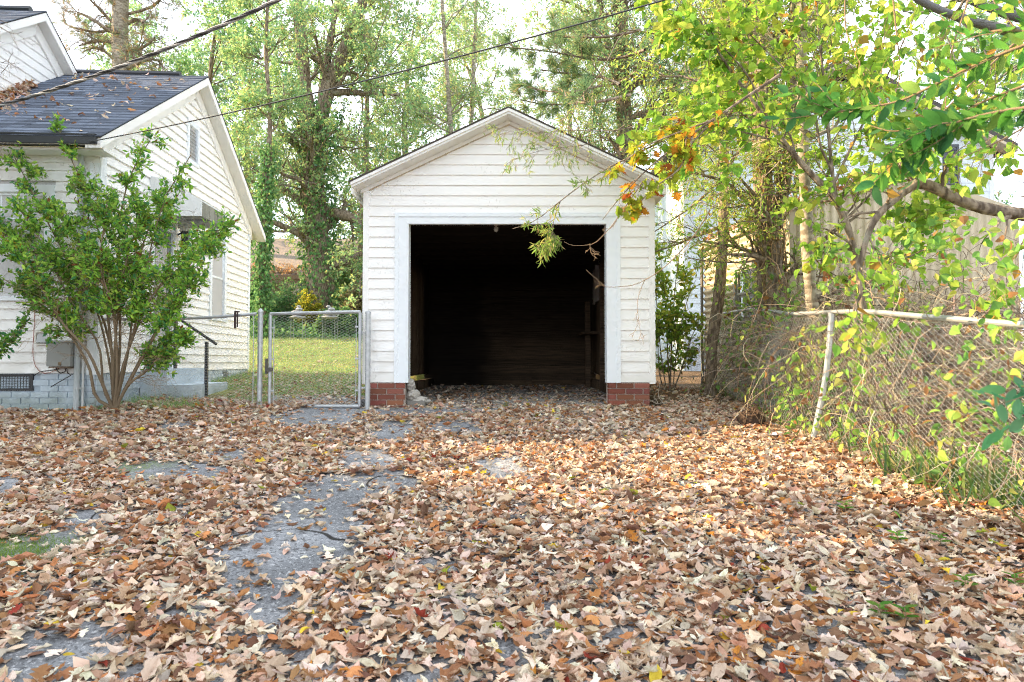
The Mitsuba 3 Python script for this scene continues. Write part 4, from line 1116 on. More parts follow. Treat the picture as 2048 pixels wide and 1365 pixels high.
needles(pk, P3, 26, 0.26, [(0.30, 0.22, 0.12), (0.18, 0.26, 0.16), (0.42, 0.26, 0.13)], (2, 4, 1.4), 122, 0.35)

fills = [(30, 29, 0.22, "green bushy tree top peeking over the taller house gable", 9, 0), (350, 31, 0.25, "light green loose-crowned tree rising over the lower house roof", 12, 0), (440, 27, 0.22, "pale yellow-green tree beside the gable of the white house", 12, 0),
         (500, 35, 0.25, "tall hazy green tree filling the gap beyond the ivy-covered tree", 15, 0), (735, 29, 0.26, "soft green leafy tree just beyond the left garage eave", 12, 1), (820, 34, 0.26, "tall airy tree with arching limbs above the left garage roof", 15, 1),
         (980, 36, 0.26, "yellow-green tree with a broad crown right behind the garage ridge", 15, 2), (1130, 31, 0.26, "bright leafy tree above the garage roof beyond the pine boughs", 13, 2), (1390, 33, 0.26, "distant yellowing tree seen between garage and slim dark trunk", 14, 2),
         (1560, 30, 0.25, "tall yellow-green tree rising behind the shed roof", 13, 2), (1985, 27, 0.25, "dusky green tree at the far side of the pale two-storey house", 12, 0), (620, 40, 0.3, "broad far tree closing the view behind the massive forked one", 17, 1)]
for i, (px, Y, r, lab, h, mix) in enumerate(fills):
    rg_ = np.random.default_rng(300 + i)
    b = base_at(px, Y)
    tp = [b, b + [0.2 * rg_.normal(), 0, h * 0.3], b + [0.4 * rg_.normal(), 0.3 * rg_.normal(), h * 0.65], b + [0.8 * rg_.normal(), 0.5 * rg_.normal(), h * 1.05]]
    tree(lab, [(tp, r, 0.05)], 400 + i, n1=17, L1=h * 0.30, n2=9, L2=1.7, n3=5, L3=0.95, nl=17, size=0.145, t0=0.18,
         probs=[(4, 4, 2, 3, 0.6, 0.1), (3, 4, 4, 2, 1.5, 0.1), (2, 3, 5, 1, 3, 0.5)][mix], rlim=0.36, group=None, sides=8)
# the pair of thin pale stems beyond the garage
for i, (a, b) in enumerate(((905, 880), (940, 955))):
    Y = 25.0 + i
    tree(("slim pale-barked tree leaning slightly above the garage ridge", "second slim pale tree standing close by the leaning pale one")[i], [([base_at(a + 5, Y)] + A_(Y, (a, 330), (a + (b - a) * 0.3, 200), (a + (b - a) * 0.6, 90), (b, -60)), 0.14, 0.05)], 450 + i,
         n1=14, L1=2.2, n2=8, L2=1.1, n3=7, L3=0.5, nl=8, size=0.10, bark="pale_bark", probs=(2, 4, 4, 1, 3, 0.4), t0=0.3, sides=8)
# dense willow oak right behind the garage, with the pine boughs before it
Y = 16.5
tree("dense small-leaved oak with dark trunk crowding over the right half of the garage roof",
     [([base_at(1262, Y)] + A_(Y, (1255, 400), (1248, 240), (1244, 120), (1240, -40), (1236, -200)), 0.24, 0.15),
      (A_(Y, (1248, 200), (1225, 120), (1205, 40), (1190, -60)), 0.12, 0.06), (A_(Y, (1250, 300), (1290, 240), (1345, 180), (1400, 120)), 0.10, 0.04), (A_(Y, (1254, 380), (1215, 330), (1170, 300), (1110, 285)), 0.09, 0.03)],
     130, n1=13, L1=2.4, n2=11, L2=1.2, n3=7, L3=0.55, nl=12, size=0.095, tm=(DIAMOND,), aspect=0.62, t0=0.3, probs=(4, 4, 3, 3, 3, 0.6), droop=0.03)
pb_ = thing("pine_bough", "feathery blue-green pine bough arching over the garage ridge", "pine bough")
rng = np.random.default_rng(140)
Y = 14.5
LP = np.array([path([at(x, y, Y + 0.5 * rng.normal()) for x, y in l], 12) for l in ([(1300, 120), (1220, 170), (1130, 185), (1030, 165)], [(1290, 100), (1200, 120), (1110, 105), (1010, 95)], [(1260, 190), (1180, 205), (1100, 210), (1040, 200)],
                                                                                     [(1280, 60), (1190, 75), (1110, 70)], [(1240, 170), (1170, 150), (1080, 140)])])
LR = np.tile(np.linspace(0.035, 0.012, 12), (5, 1))
add("branch", tubes(LP, LR, 5), "bark", pb_, smooth=True)
P2, R2 = grow(LP, LR, 16, 0.25, 1, 0.55, 0.7, rng, 5, 0.15, 0.15, 0.6)
add("twigs", tubes(P2, np.maximum(R2, 0.004), 4), "bark", pb_, kind="stuff")
needles(pb_, P2, 110, 0.24, [(0.16, 0.28, 0.14), (0.24, 0.34, 0.16), (0.40, 0.33, 0.16)], (4, 3, 1), 141)

# shade trees added out of view, crowns shaped to leave a sunlit gap
tree("broad unseen oak added outside the picture whose crown shades the driveway", [([[-12.5, 1.2, -0.2], [-12.4, 1.3, 3.5], [-12.3, 1.2, 7.0], [-12.6, 1.0, 11.5]], 0.40, 0.10), ([[-12.3, 1.3, 3.0], [-12.0, 3.4, 5.0], [-12.2, 4.2, 7.4]], 0.2, 0.06), ([[-12.3, 1.2, 4.0], [-12.0, -1.6, 6.5], [-12.2, -3.0, 9.0]], 0.2, 0.06)],
     160, n1=15, L1=3.0, n2=8, L2=1.8, n3=5, L3=0.9, nl=14, size=0.28, t0=0.15, sides=8)
tree("low spreading unseen oak added outside the picture to shade the driveway", [([[-11.5, 6.6, 0.2], [-11.4, 6.8, 2.2], [-11.5, 7.0, 4.4]], 0.25, 0.08), ([[-11.5, 6.6, 1.4], [-11.4, 8.2, 3.0], [-11.5, 9.4, 4.4]], 0.15, 0.05), ([[-11.5, 6.6, 1.4], [-11.4, 5.2, 3.4], [-11.5, 4.2, 5.6]], 0.15, 0.05)],
     161, n1=13, L1=1.8, n2=9, L2=1.4, n3=6, L3=0.8, nl=11, size=0.27, t0=0.15, sides=8)
# ---------------------------------------------------------------- shrubs
def shrub(label, stems, seed, n1, L1, n2, L2, nl, size, cols, probs, tm=(DIAMOND,), aspect=1.0, name="shrub", t0=0.35, up=0.25, bark="bark", r=0.012, cat="shrub", droop=0.0, nstem=16, up_leaf=0.8, wig=0.2):
    rng = np.random.default_rng(seed)
    k = thing(name, label, cat)
    P = np.array([path(s, nstem) for s in stems])
    R = np.array([np.linspace(r * rng.uniform(0.8, 1.3), r * 0.35, nstem) for _ in stems])
    for i in range(len(P)) if len(P) < 40 else ():
        add("stem", tubes(P[i:i + 1], R[i:i + 1], 7), bark, k, smooth=True)
    P1, R1 = grow(P, R, n1, t0, 1.0, L1, 0.8, rng, 6, up, wig, 0.55, droop, shrink=0.75)
    P2, R2 = grow(P1, R1, n2, 0.2, 1.0, L2, 0.75, rng, 4, up * 0.6, wig, 0.6, droop)
    add("twigs", join([tubes(P1, np.maximum(R1, 0.003), 3), tubes(P2, np.maximum(R2, 0.0018), 3)]), bark, k, kind="stuff")
    pos, d = on_twigs(P2, nl, rng, 0.05, 0.006)
    pos2, d2 = on_twigs(P1, nl, rng, 0.35, 0.006)
    put_leaves(k, rng, np.vstack([pos, pos2]), np.vstack([d, d2]), size, cols, probs, tm, aspect, droop=0.1, up=up_leaf)
    return k


# the big bush in front of the house corner
Y = 7.62
bd = np.random.default_rng(50)
W = lambda *p: [at(x, y, Y + dz) for x, y, dz in p]
b_ = lambda dx=0: (228 + dx, 815, 0)
stems = [W(b_(-6), (190, 792, -.1), (181, 745, -.15), (150, 685, -.2), (112, 635, -.25), (55, 590, -.3), (10, 560, -.3)),
         W(b_(-3), (205, 765, 0), (200, 700, -.05), (165, 640, -.1), (120, 560, -.2), (80, 480, -.2), (40, 420, -.2)),
         W(b_(), (232, 720, .05), (231, 640, .05), (218, 560, .05), (196, 460, .1), (172, 380, .1), (140, 315, .1), (118, 262, .1)),
         W(b_(3), (245, 740, -.1), (268, 660, -.15), (290, 560, -.2), (305, 480, -.2), (330, 400, -.2)),
         W(b_(6), (262, 765, -.1), (290, 745, -.15), (330, 700, -.2), (372, 682, -.25)),
         W(b_(-2), (214, 700, .1), (190, 610, .1), (130, 510, .1), (75, 405, .1), (28, 312, .1)),
         W(b_(1), (240, 640, .15), (236, 520, .15), (243, 420, .15), (262, 350, .15), (300, 282, .15)),
         W(b_(2), (280, 640, -.2), (330, 560, -.3), (390, 515, -.3), (428, 490, -.35)),
         W(b_(2), (262, 660, .1), (270, 560, .1), (300, 450, .1), (345, 370, .1), (382, 310, .1)),
         W(b_(4), (300, 690, -.25), (340, 620, -.4), (385, 560, -.45), (410, 520, -.5)),
         W(b_(-4), (185, 720, -.3), (120, 640, -.45), (60, 540, -.5), (0, 480, -.5)),
         W(b_(0), (225, 620, -.35), (200, 520, -.5), (210, 440, -.5), (215, 400, -.5)),
         W(b_(3), (290, 700, .15), (350, 600, .2), (410, 480, .2), (455, 452, .2)),
         W(b_(0), (210, 650, .2), (150, 560, .3), (60, 500, .3), (-40, 440, .3)),
         W(b_(0), (245, 560, -.3), (265, 480, -.4), (280, 420, -.4)),
         W(b_(0), (205, 560, 0), (150, 470, -.3), (110, 420, -.3))]
BUSH = [(0.18, 0.38, 0.07), (0.28, 0.50, 0.08), (0.41, 0.59, 0.10), (0.10, 0.27, 0.11), (0.34, 0.30, 0.04), (0.22, 0.09, 0.04)]
LEAF4 = leaf_template([0, 0.3, 0.68, 1], [0, 0.2, 0.2, 0], 0.3, 0.05)
bush = shrub("large many-stemmed green bush with tall arching shoots before the house corner", stems, 51, n1=27, L1=0.36, n2=6, L2=0.18, nl=7, size=0.056, cols=BUSH, probs=(4, 4, 3, 2, 0.3, 0.15), tm=(LEAF4,), name="bush", t0=0.43, up=0.35, r=0.015, cat="bush", bark="bush_bark", wig=0.3)
# dead inner twigs
rng = np.random.default_rng(53)
Pd, Rd = grow(np.array([path(s, 16) for s in stems]), np.full((len(stems), 16), 0.006), 22, 0.3, 0.75, 0.45, 0.9, rng, 6, 0.1, 0.3, 0.5)
Pd2, Rd2 = grow(Pd, Rd, 4, 0.2, 1, 0.2, 0.8, rng, 4, 0, 0.3, 0.6)
add("dead_twigs", join([tubes(Pd, np.maximum(Rd, 0.0018), 3), tubes(Pd2, np.maximum(Rd2, 0.0012), 3)]), "tan_bark", bush, kind="stuff")
# separate sprigs of a neighbouring bush at the frame's edge
shrub("sprig of dark green leaves reaching in before the foundation at the picture edge", [[at(-60, 760, 7.3), at(-10, 700, 7.3), at(40, 660, 7.3), at(62, 636, 7.3)], [at(-60, 760, 7.2), at(-20, 690, 7.2), at(20, 690, 7.2), at(30, 668, 7.2)], [at(-60, 760, 7.2), at(-30, 720, 7.2), at(5, 702, 7.2), at(15, 700, 7.2)]],
      55, 9, 0.14, 3, 0.08, 4, 0.05, BUSH, (5, 2, 1, 3, 0, 0), (LEAF4,), name="bush", bark="tan_bark", r=0.007, t0=0.6, cat="bush")

# hedge plants at the far side of the lawn
def mound(label, px, py_top, Y, wpx, seed, cols, probs, size=0.09, n=14, tm=(DIAMOND,), nl=10, cat="shrub"):
    rg_ = np.random.default_rng(seed)
    b = base_at(px, Y)
    top = at(px, py_top, Y)[2] - b[2]
    w = wpx / F * Y / 2
    st_ = []
    for _ in range(n):
        a, q = rg_.random() * 2 * np.pi, math.sqrt(rg_.random())
        e = np.array([math.cos(a) * w * q, math.sin(a) * w * q, top * (1 - 0.55 * q * q) * rg_.uniform(0.75, 1.0)])
        st_.append([b, b + e * [0.35, 0.35, 0.5], b + e * [0.8, 0.8, 0.85], b + e])
    shrub(label, st_, seed, 12, 0.34 * top, 7, 0.17 * top, nl, size, cols, probs, tm, t0=0.1, r=0.014, cat=cat)


DKG = [(0.13, 0.27, 0.11), (0.20, 0.36, 0.14), (0.31, 0.43, 0.16), (0.42, 0.46, 0.16)]
mound("rounded dark green shrub behind the gate at the lawn edge", 682, 612, 21.0, 95, 60, DKG, (4, 3, 2, 1), nl=11)
mound("creamy pale-leaved shrub beside the garage at the lawn edge", 716, 570, 22.5, 60, 61, [(0.40, 0.34, 0.20), (0.30, 0.26, 0.12), (0.14, 0.18, 0.05)], (4, 2, 2), nl=9)
if False: mound("brown-leaved shrub right against the garage side beyond the lawn", 732, 560, 19.0, 40, 67, [(0.25, 0.13, 0.06), (0.30, 0.22, 0.10)], (3, 2), nl=7)
mound("loose bluish green shrub at the house corner beyond the lawn", 505, 575, 22.0, 70, 62, DKG, (5, 3, 1, 0), nl=9)
mound("thin open shrub with crooked dark stems before the tan building", 570, 565, 23.5, 90, 63, DKG, (4, 3, 1, 0), nl=4)
mound("yellow-leaved young shrub at the foot of the massive trunk", 618, 585, 22.3, 40, 64, [(0.50, 0.46, 0.05), (0.30, 0.34, 0.06)], (3, 1), nl=7, n=8)
mound("tall leafy undergrowth bush right of the massive trunk", 690, 500, 26.0, 130, 65, DKG, (2, 3, 3, 2), nl=10, size=0.11)
mound("blushing pinkish tan bush in front of the low building", 560, 540, 28.0, 170, 66, [(0.44, 0.34, 0.24), (0.34, 0.32, 0.15), (0.22, 0.30, 0.11)], (3, 2, 2), nl=7, size=0.11)
rg_ = np.random.default_rng(68)
n = 9000
yy = rg_.uniform(20.4, 25, n)
xx = yy * rg_.uniform(-0.42, -0.19, n)
pos = np.stack([xx, yy, ground_z(xx, yy) + 0.35 * rg_.random(n) ** 1.5 * smooth01(20.3, 21.6, yy) + 0.02], 1)
v, f, c = place(DIAMOND, pos, rand_dir(rg_, n), unit(rg_.normal(size=(n, 3)) + [0, 0, 1.2]), 0.12 * (0.7 + 0.6 * rg_.random(n)), palette(rg_, n, DKG, (4, 3, 1, 0.2)), 1.4)
add("ivy_ground_cover", (v, f), "leaf", kind="stuff", color=c, label="dark green ivy spreading over the ground at the lawn's far edge", cat="ivy")
# stone piles
for i, (px, w) in enumerate(((596, 32), (660, 34))):
    Y = 20.0
    rg_ = np.random.default_rng(70 + i)
    b = at(px, 638, Y)
    k = thing("stone_pile", ("grey stacked stone ornament with rounded peak above the lawn edge, beside the massive trunk", "grey stacked stone ornament with slender pointed tip above the lawn edge, before the rounded shrub")[i], "stone ornament")
    W_ = w / F * Y / 2
    zz = float(ground_z(b[0], Y))
    for sx_ in (-1, 1):
        for sy_ in (-1, 1):
            add("stand_leg", tubes(np.array([[b[0] + sx_ * W_ * 0.75, Y + sy_ * 0.15, zz], [b[0] + sx_ * W_ * 0.7, Y + sy_ * 0.12, b[2]]]), [0.008, 0.008], 5), "matte", k, color=(0.3, 0.31, 0.29))
    h = 0.0
    for j, (ww, hh, off) in enumerate(((1.0, 0.09, 0), (0.92, 0.07, 0.1), (0.7, 0.08, -0.1), (0.42, 0.08, 0.15), (0.25, 0.07, 0.1 - 0.3 * i))):
        s_ = trimesh.creation.icosphere(2, 1.0)
        q = s_.vertices * [W_ * ww, 0.22 * ww + 0.05, hh * 0.62]
        q = q * (1 + 0.25 * (meshkit.noise(s_.vertices * 2.1 + 10 * j + 100 * i, 1)[:, None] - 0.5))
        add("stone", (q + [b[0] + W_ * off, Y, b[2] + h + hh * 0.5], s_.faces), "grit", k, smooth=True, color=np.array([0.36, 0.37, 0.38]) * rg_.uniform(0.85, 1.15))
        h += hh

# green shrub in the gap right of the garage
Y = 10.6
RG = [(0.22, 0.38, 0.07), (0.34, 0.48, 0.08), (0.46, 0.54, 0.10), (0.56, 0.54, 0.12)]
shrub("leafy green shrub squeezed between garage wall and fence corner", [[base_at(1340, Y), at(1335, 700, Y), at(1330, 600, Y), at(1322, 520, Y)], [base_at(1345, Y), at(1355, 690, Y), at(1375, 600, Y), at(1392, 560, Y)], [base_at(1335, Y), at(1320, 690, Y), at(1312, 580, Y), at(1310, 500, Y)],
      [base_at(1340, Y), at(1345, 650, Y), at(1352, 560, Y), at(1360, 505, Y)], [base_at(1340, Y), at(1370, 720, Y), at(1390, 660, Y), at(1410, 640, Y)], [base_at(1335, Y), at(1318, 740, Y), at(1316, 680, Y), at(1320, 640, Y)]],
      80, 15, 0.40, 5, 0.2, 4, 0.085, RG, (4, 4, 2, 1), (OVAL, DIAMOND), t0=0.25)

# ---------------------------------------------------------------- right-hand trees
YG = [(0.30, 0.46, 0.10), (0.43, 0.56, 0.12), (0.20, 0.36, 0.09), (0.56, 0.57, 0.13), (0.42, 0.20, 0.04), (0.30, 0.14, 0.05)]
Y = 10.2
tree("slim straight dark trunk nearest the garage among the fence line trees", [([base_at(1420, Y)] + A_(Y, (1424, 690), (1437, 600), (1446, 480), (1449, 360), (1446, 200), (1440, 40), (1436, -120)), 0.085, 0.065)], 501,
     n1=18, L1=1.25, n2=8, L2=0.7, n3=6, L3=0.4, nl=8, size=0.075, aspect=0.6, probs=(4, 4, 2, 1, 0.2, 0.1), cols=YG, t0=0.45, sides=12, extra=[(A_(Y, (1446, 452), (1400, 470), (1350, 490), (1300, 507)), 0.030, 0.010), (A_(Y - 0.3, (1447, 350), (1400, 400), (1345, 440), (1296, 472)), 0.022, 0.007), (A_(Y + 0.3, (1446, 240), (1400, 300), (1340, 350), (1290, 400)), 0.022, 0.007), (A_(Y, (1442, 120), (1390, 180), (1340, 215), (1290, 230)), 0.020, 0.006)])
Y = 8.6
tree("thick forked vine-wrapped trunk rising from the middle of the fence", [([base_at(1562, Y)] + A_(Y, (1562, 690), (1552, 580), (1545, 480), (1538, 415)), 0.125, 0.10),
      (A_(Y, (1540, 430), (1530, 350), (1526, 220), (1518, 80), (1510, -80)), 0.085, 0.06), (A_(Y, (1548, 450), (1562, 400), (1575, 330), (1580, 230), (1585, 90), (1592, -80)), 0.075, 0.05)], 502,
     n1=9, L1=1.6, n2=8, L2=0.8, n3=6, L3=0.4, nl=11, size=0.075, aspect=0.6, probs=(4, 4, 2, 1.5, 0.3, 0.1), cols=YG, t0=0.4, sides=14)
Y = 8.9
tree("grey bark trunk standing just behind the vine-wrapped fork", [([base_at(1530, Y)] + A_(Y, (1528, 690), (1524, 560), (1520, 440), (1516, 300), (1508, 120), (1500, -80)), 0.075, 0.055)], 506,
     n1=11, L1=1.6, n2=8, L2=0.8, n3=6, L3=0.4, nl=8, size=0.075, aspect=0.6, probs=(4, 4, 2, 1.5, 0.3, 0.1), cols=YG, t0=0.5, sides=12)
Y = 7.4
tree("smooth pale trunk growing close against the leaning fence post", [([base_at(1640, Y)] + A_(Y, (1634, 740), (1625, 640), (1617, 520), (1611, 400), (1606, 280), (1603, 120), (1607, -80)), 0.068, 0.048)], 503,
     n1=13, L1=1.5, n2=8, L2=0.8, n3=6, L3=0.4, nl=8, size=0.07, aspect=0.6, probs=(3, 4, 2, 2, 0.3, 0.1), cols=YG, t0=0.55, bark="pale_bark", sides=12)


def bough(label, parts, seed, n1, L1, n2, L2, nl, size, cols, probs, tm, single, name, cat, bark="bark", part="branch", t0=0.15, ang=0.8, droop=0.05, up=0.1, aspect=1.0, wig=0.2, leaf_bsdf="leaf", clump=0.2, both=True, up_leaf=0.6):
    rng = np.random.default_rng(seed)
    k = thing(name, label, cat)
    P, R = trunks(parts, 20)
    for i in range(len(P)):
        add(part, tubes(P[i:i + 1], R[i:i + 1] * (1 + 0.06 * rng.normal(size=(1, 20))), 10), bark, k, smooth=True)
    P1, R1 = grow(P, R, n1, t0, 1.0, L1, ang, rng, 7, up, wig, 0.42, droop)
    tw, src = [tubes(P1, np.maximum(R1, 0.0022), 5)], [P1]
    if n2:
        P2, R2 = grow(P1, R1, n2, 0.2, 1.0, L2, ang, rng, 5, up, wig, 0.6, droop)
        tw.append(tubes(P2, np.maximum(R2, 0.0014), 4))
        src = [P2, P1] if both else [P2]
    add("twigs", join(tw), bark, k, kind="stuff")
    if nl:
        pp_ = [on_twigs(s, nl, rng, 0.25, 0.01) for s in src]
        put_leaves(k, rng, np.vstack([a for a, _ in pp_]), np.vstack([b for _, b in pp_]), size, cols, probs, tm, aspect, bsdf=leaf_bsdf, single=single, droop=0.6, clump=clump, up=up_leaf)
    return k


Y = 6.6
HRT = [(0.29, 0.48, 0.07), (0.42, 0.58, 0.09), (0.19, 0.38, 0.07), (0.56, 0.60, 0.12), (0.48, 0.28, 0.07)]
bough("crooked brown sapling bending over the fence with bright heart-shaped leaves", [(
      [base_at(1745, Y)] + A_(Y, (1735, 680), (1722, 590), (1706, 490), (1683, 425), (1655, 380)), 0.040, 0.030), (A_(Y, (1658, 384), (1610, 335), (1560, 275), (1500, 195), (1440, 110), (1400, 40)), 0.030, 0.008),
      (A_(Y, (1672, 400), (1660, 300), (1652, 200), (1640, 90), (1630, -40)), 0.018, 0.007), (A_(Y, (1668, 396), (1665, 350), (1640, 290), (1625, 200), (1560, 130), (1500, 70)), 0.014, 0.005),
      (A_(Y, (1600, 320), (1540, 280), (1440, 255), (1340, 235)), 0.012, 0.004), (A_(Y, (1660, 385), (1700, 300), (1740, 220), (1790, 120), (1830, 30)), 0.014, 0.005), (A_(Y, (1540, 250), (1500, 160), (1420, 60), (1380, -20)), 0.010, 0.004),
      (A_(Y, (1690, 440), (1740, 390), (1790, 330), (1850, 300)), 0.012, 0.004), (A_(Y, (1712, 520), (1760, 520), (1800, 500), (1830, 470)), 0.006, 0.002)],
      510, 14, 0.8, 5, 0.4, 4, 0.088, HRT, (5, 5, 2.5, 1.6, 0.2), (HEART, HEART2), 300, "redbud_tree", "tree", part="trunk", t0=0.2)
Y = 5.0
bough("rough-barked heavy limb reaching in from the picture edge above the fence", [(A_(Y, (2300, 480), (2150, 445), (2048, 430), (1960, 415), (1900, 392), (1860, 372), (1828, 366)), 0.062, 0.036), (A_(Y, (1832, 368), (1790, 398), (1750, 440), (1727, 500), (1716, 560)), 0.030, 0.016),
      (A_(Y, (1836, 366), (1815, 345), (1795, 318), (1780, 300)), 0.018, 0.009), (A_(Y, (1716, 555), (1722, 585), (1708, 620), (1712, 650)), 0.014, 0.006)],
      520, 4, 0.5, 3, 0.25, 2, 0.085, HRT, (4, 3, 2, 2, 0.5), (OVAL, HEART), 60, "tree_limb", "tree limb", part="limb")
Y = 5.6
bough("two smooth grey-blue limbs crossing the bright sky in the upper corner", [(A_(Y, (2240, 140), (2060, 72), (1960, 48), (1860, 12), (1800, -30)), 0.050, 0.028), (A_(Y, (2230, 60), (2060, 40), (1985, 18), (1930, -5), (1880, -40)), 0.045, 0.03), (A_(Y, (1905, 28), (1940, 60), (1965, 95), (1990, 150)), 0.012, 0.004), (A_(Y, (1900, 25), (1890, 60), (1905, 100), (1912, 140)), 0.008, 0.003)],
      521, 7, 0.6, 4, 0.3, 2, 0.085, HRT, (3, 3, 3, 2, 0.3), (HEART, OVAL), 60, "tree_limb", "tree limb", part="limb", bark="grey_bark")
bough("loose curtain of lime heart-shaped leaves on thin hanging stems in the upper corner", [(A_(4.6, (2200, -60), (2060, 60), (1960, 150), (1880, 230), (1800, 300)), 0.010, 0.003), (A_(4.8, (1960, -80), (1930, 20), (1900, 120), (1890, 220), (1880, 300)), 0.007, 0.002), (A_(5.0, (1780, -80), (1790, 40), (1800, 140), (1770, 230)), 0.007, 0.002), (A_(4.9, (2120, 200), (2040, 260), (1960, 300), (1880, 330)), 0.008, 0.002), (A_(5.2, (2100, 420), (2040, 500), (1990, 570), (1960, 640)), 0.006, 0.002), (A_(5.0, (1700, -80), (1690, 40), (1720, 130), (1750, 200)), 0.007, 0.002)],
      522, 9, 0.35, 3, 0.2, 2, 0.075, HRT, (5, 4, 4, 1.5, 0.2), (HEART, OVAL), 220, "leafy_vine", "vine", part="stem", droop=0.2, bark="tan_bark")
# near leafy shoots
NEAR = [(0.10, 0.27, 0.05), (0.16, 0.36, 0.07), (0.07, 0.20, 0.07), (0.27, 0.42, 0.09)]
def shoot(label, pts, Y0, Y1, seed, n, size, r=0.006, cols=NEAR, probs=(4, 3, 2, 1), side=3, sl=0.25):
    rng = np.random.default_rng(seed)
    k = thing("leafy_shoot", label, "leafy shoot")
    c = path([at(x, y, Y0 + (Y1 - Y0) * i / (len(pts) - 1)) for i, (x, y) in enumerate(pts)], 30)
    add("stem", tubes(c[None], np.linspace(r, r * 0.3, 30)[None], 7), "tan_bark", k, smooth=True)
    src = [c[None]]
    if side:
        P1, R1 = grow(c[None], np.full((1, 30), r * 0.7), side, 0.15, 0.9, sl, 0.6, rng, 7, 0.05, 0.12, 0.6)
        add("side_twig", tubes(P1, R1, 5), "tan_bark", k, smooth=True)
        src.append(P1)
    pos, d = [], []
    for s in src:
        for q in s:
            m = max(5, int(n * np.linalg.norm(q[-1] - q[0]) / np.linalg.norm(c[-1] - c[0])))
            t = np.linspace(0.03, 1, m) * (len(q) - 1)
            i = np.minimum(t.astype(int), len(q) - 2)
            pos.append(q[i] + (q[i + 1] - q[i]) * (t - i)[:, None])
            tan = unit(q[i + 1] - q[i])
            sg = np.where(np.arange(m) % 2, 1.0, -1.0)[:, None]
            d.append(unit(tan * 0.55 + sg * unit(np.cross(tan, [0.3, -0.9, 0.25])) * 0.8 + 0.25 * rng.normal(size=(m, 3)) + [0, 0, -0.12]))
    pos, d = np.vstack(pos), np.vstack(d)
    n_ = len(pos)
    nr = unit(rng.normal(size=(n_, 3)) * 0.45 + [0, -0.45, 0.75])
    col, sz = palette(rng, n_, cols, probs), size * (0.75 + 0.5 * rng.random(n_))
    for i in range(n_):
        v, f, cc = place(FINE[i % 3], pos[i:i + 1], d[i:i + 1], nr[i:i + 1], sz[i:i + 1], col[i:i + 1], 0.82, 0.05, rng)
        add("leaf", (v, f), "leaf", k, color=cc, smooth=True)


sN, wN = [0, 0.06, 0.16, 0.3, 0.45, 0.6, 0.75, 0.87, 0.95, 1], [0, 0.09, 0.18, 0.25, 0.275, 0.26, 0.20, 0.12, 0.05, 0]
FINE = [leaf_template(sN, wN, 0.25, 0.06), leaf_template(sN, wN, 0.4, -0.08, 0.2), leaf_template(sN, wN, 0.15, 0.12, -0.2)]
shoot("long near shoot of glossy green leaves slanting down across the upper corner", [(2110, 70), (1980, 118), (1880, 165), (1790, 205), (1690, 222), (1560, 240)], 1.9, 2.4, 601, 46, 0.062, side=6)
shoot("short near shoot with dark green leaves close to the picture edge", [(2120, 215), (2010, 222), (1900, 250), (1830, 300)], 1.7, 1.9, 602, 30, 0.055, side=6)
shoot("near shoot of bluish leaves hanging low beside the fence at the picture edge", [(2150, 700), (2080, 800), (2030, 850), (1985, 868)], 1.7, 1.9, 603, 18, 0.05, side=3, cols=[(0.08, 0.25, 0.12), (0.14, 0.32, 0.16)], probs=(1, 1))
shoot("near upper shoot with broad rounded leaves against the white sky", [(2120, 110), (2020, 60), (1940, 70), (1880, 30)], 2.0, 2.3, 604, 22, 0.055, side=4)
shoot("narrow near shoot of drooping leaves between the two leafy shoots", [(2120, 150), (2000, 190), (1900, 232), (1800, 262), (1740, 250)], 2.2, 2.5, 605, 34, 0.058, side=5)
# orange maple sprig before the garage corner
Y = 5.2
bough("drooping maple spray with orange and lime leaves before the garage corner", [(A_(Y, (1560, 150), (1470, 210), (1380, 272), (1305, 330), (1245, 390), (1205, 440)), 0.012, 0.003), (A_(Y, (1430, 240), (1350, 268), (1280, 300), (1230, 345)), 0.008, 0.003), (A_(Y, (1385, 270), (1360, 335), (1310, 375), (1275, 410)), 0.008, 0.003), (A_(Y, (1420, 250), (1370, 300), (1340, 330)), 0.006, 0.002)],
      530, 9, 0.17, 2, 0.09, 2, 0.085, [(0.52, 0.24, 0.035), (0.55, 0.40, 0.04), (0.36, 0.42, 0.04), (0.35, 0.10, 0.03), (0.24, 0.32, 0.04)], (1.8, 3, 4, 0.7, 5), (MAPLE,), 200, "maple_spray", "maple spray", t0=0.25, clump=0, aspect=0.9)
# small-leaved oak sprays hanging in front of the garage gable
Y = 6.9
WO = [(0.20, 0.34, 0.08), (0.32, 0.44, 0.11), (0.46, 0.47, 0.14), (0.50, 0.40, 0.22)]
bough("long drooping willow oak spray crossing the gable down to the doorway", [(A_(Y, (1560, 120), (1470, 190), (1380, 250), (1290, 300), (1210, 340), (1150, 380), (1105, 415), (1060, 448), (1025, 458)), 0.013, 0.003), (A_(Y, (1120, 405), (1108, 440), (1102, 480), (1080, 505)), 0.004, 0.0015)],
      540, 22, 0.15, 4, 0.09, 4, 0.070, WO, (4, 3, 2, 1), (LANCE,), 260, "willow_oak_spray", "oak spray", t0=0.3, droop=0.05, up=0.0, clump=0.1, up_leaf=0.3)
bough("thin willow oak spray trailing over the peak of the garage gable", [(A_(Y, (1500, 40), (1380, 80), (1260, 60), (1200, 150), (1130, 240), (1118, 290), (1130, 340), (1160, 355)), 0.009, 0.002), (A_(Y, (1300, 240), (1220, 262), (1130, 262), (1060, 268), (1000, 258)), 0.006, 0.002), (A_(Y, (1250, 250), (1170, 290), (1090, 300), (1030, 320)), 0.005, 0.0015)],
      541, 12, 0.30, 4, 0.14, 4, 0.058, WO, (4, 3, 2, 1), (LANCE,), 200, "willow_oak_spray", "oak spray", t0=0.3, droop=0.10, up=-0.05, clump=0.1, up_leaf=0.3)
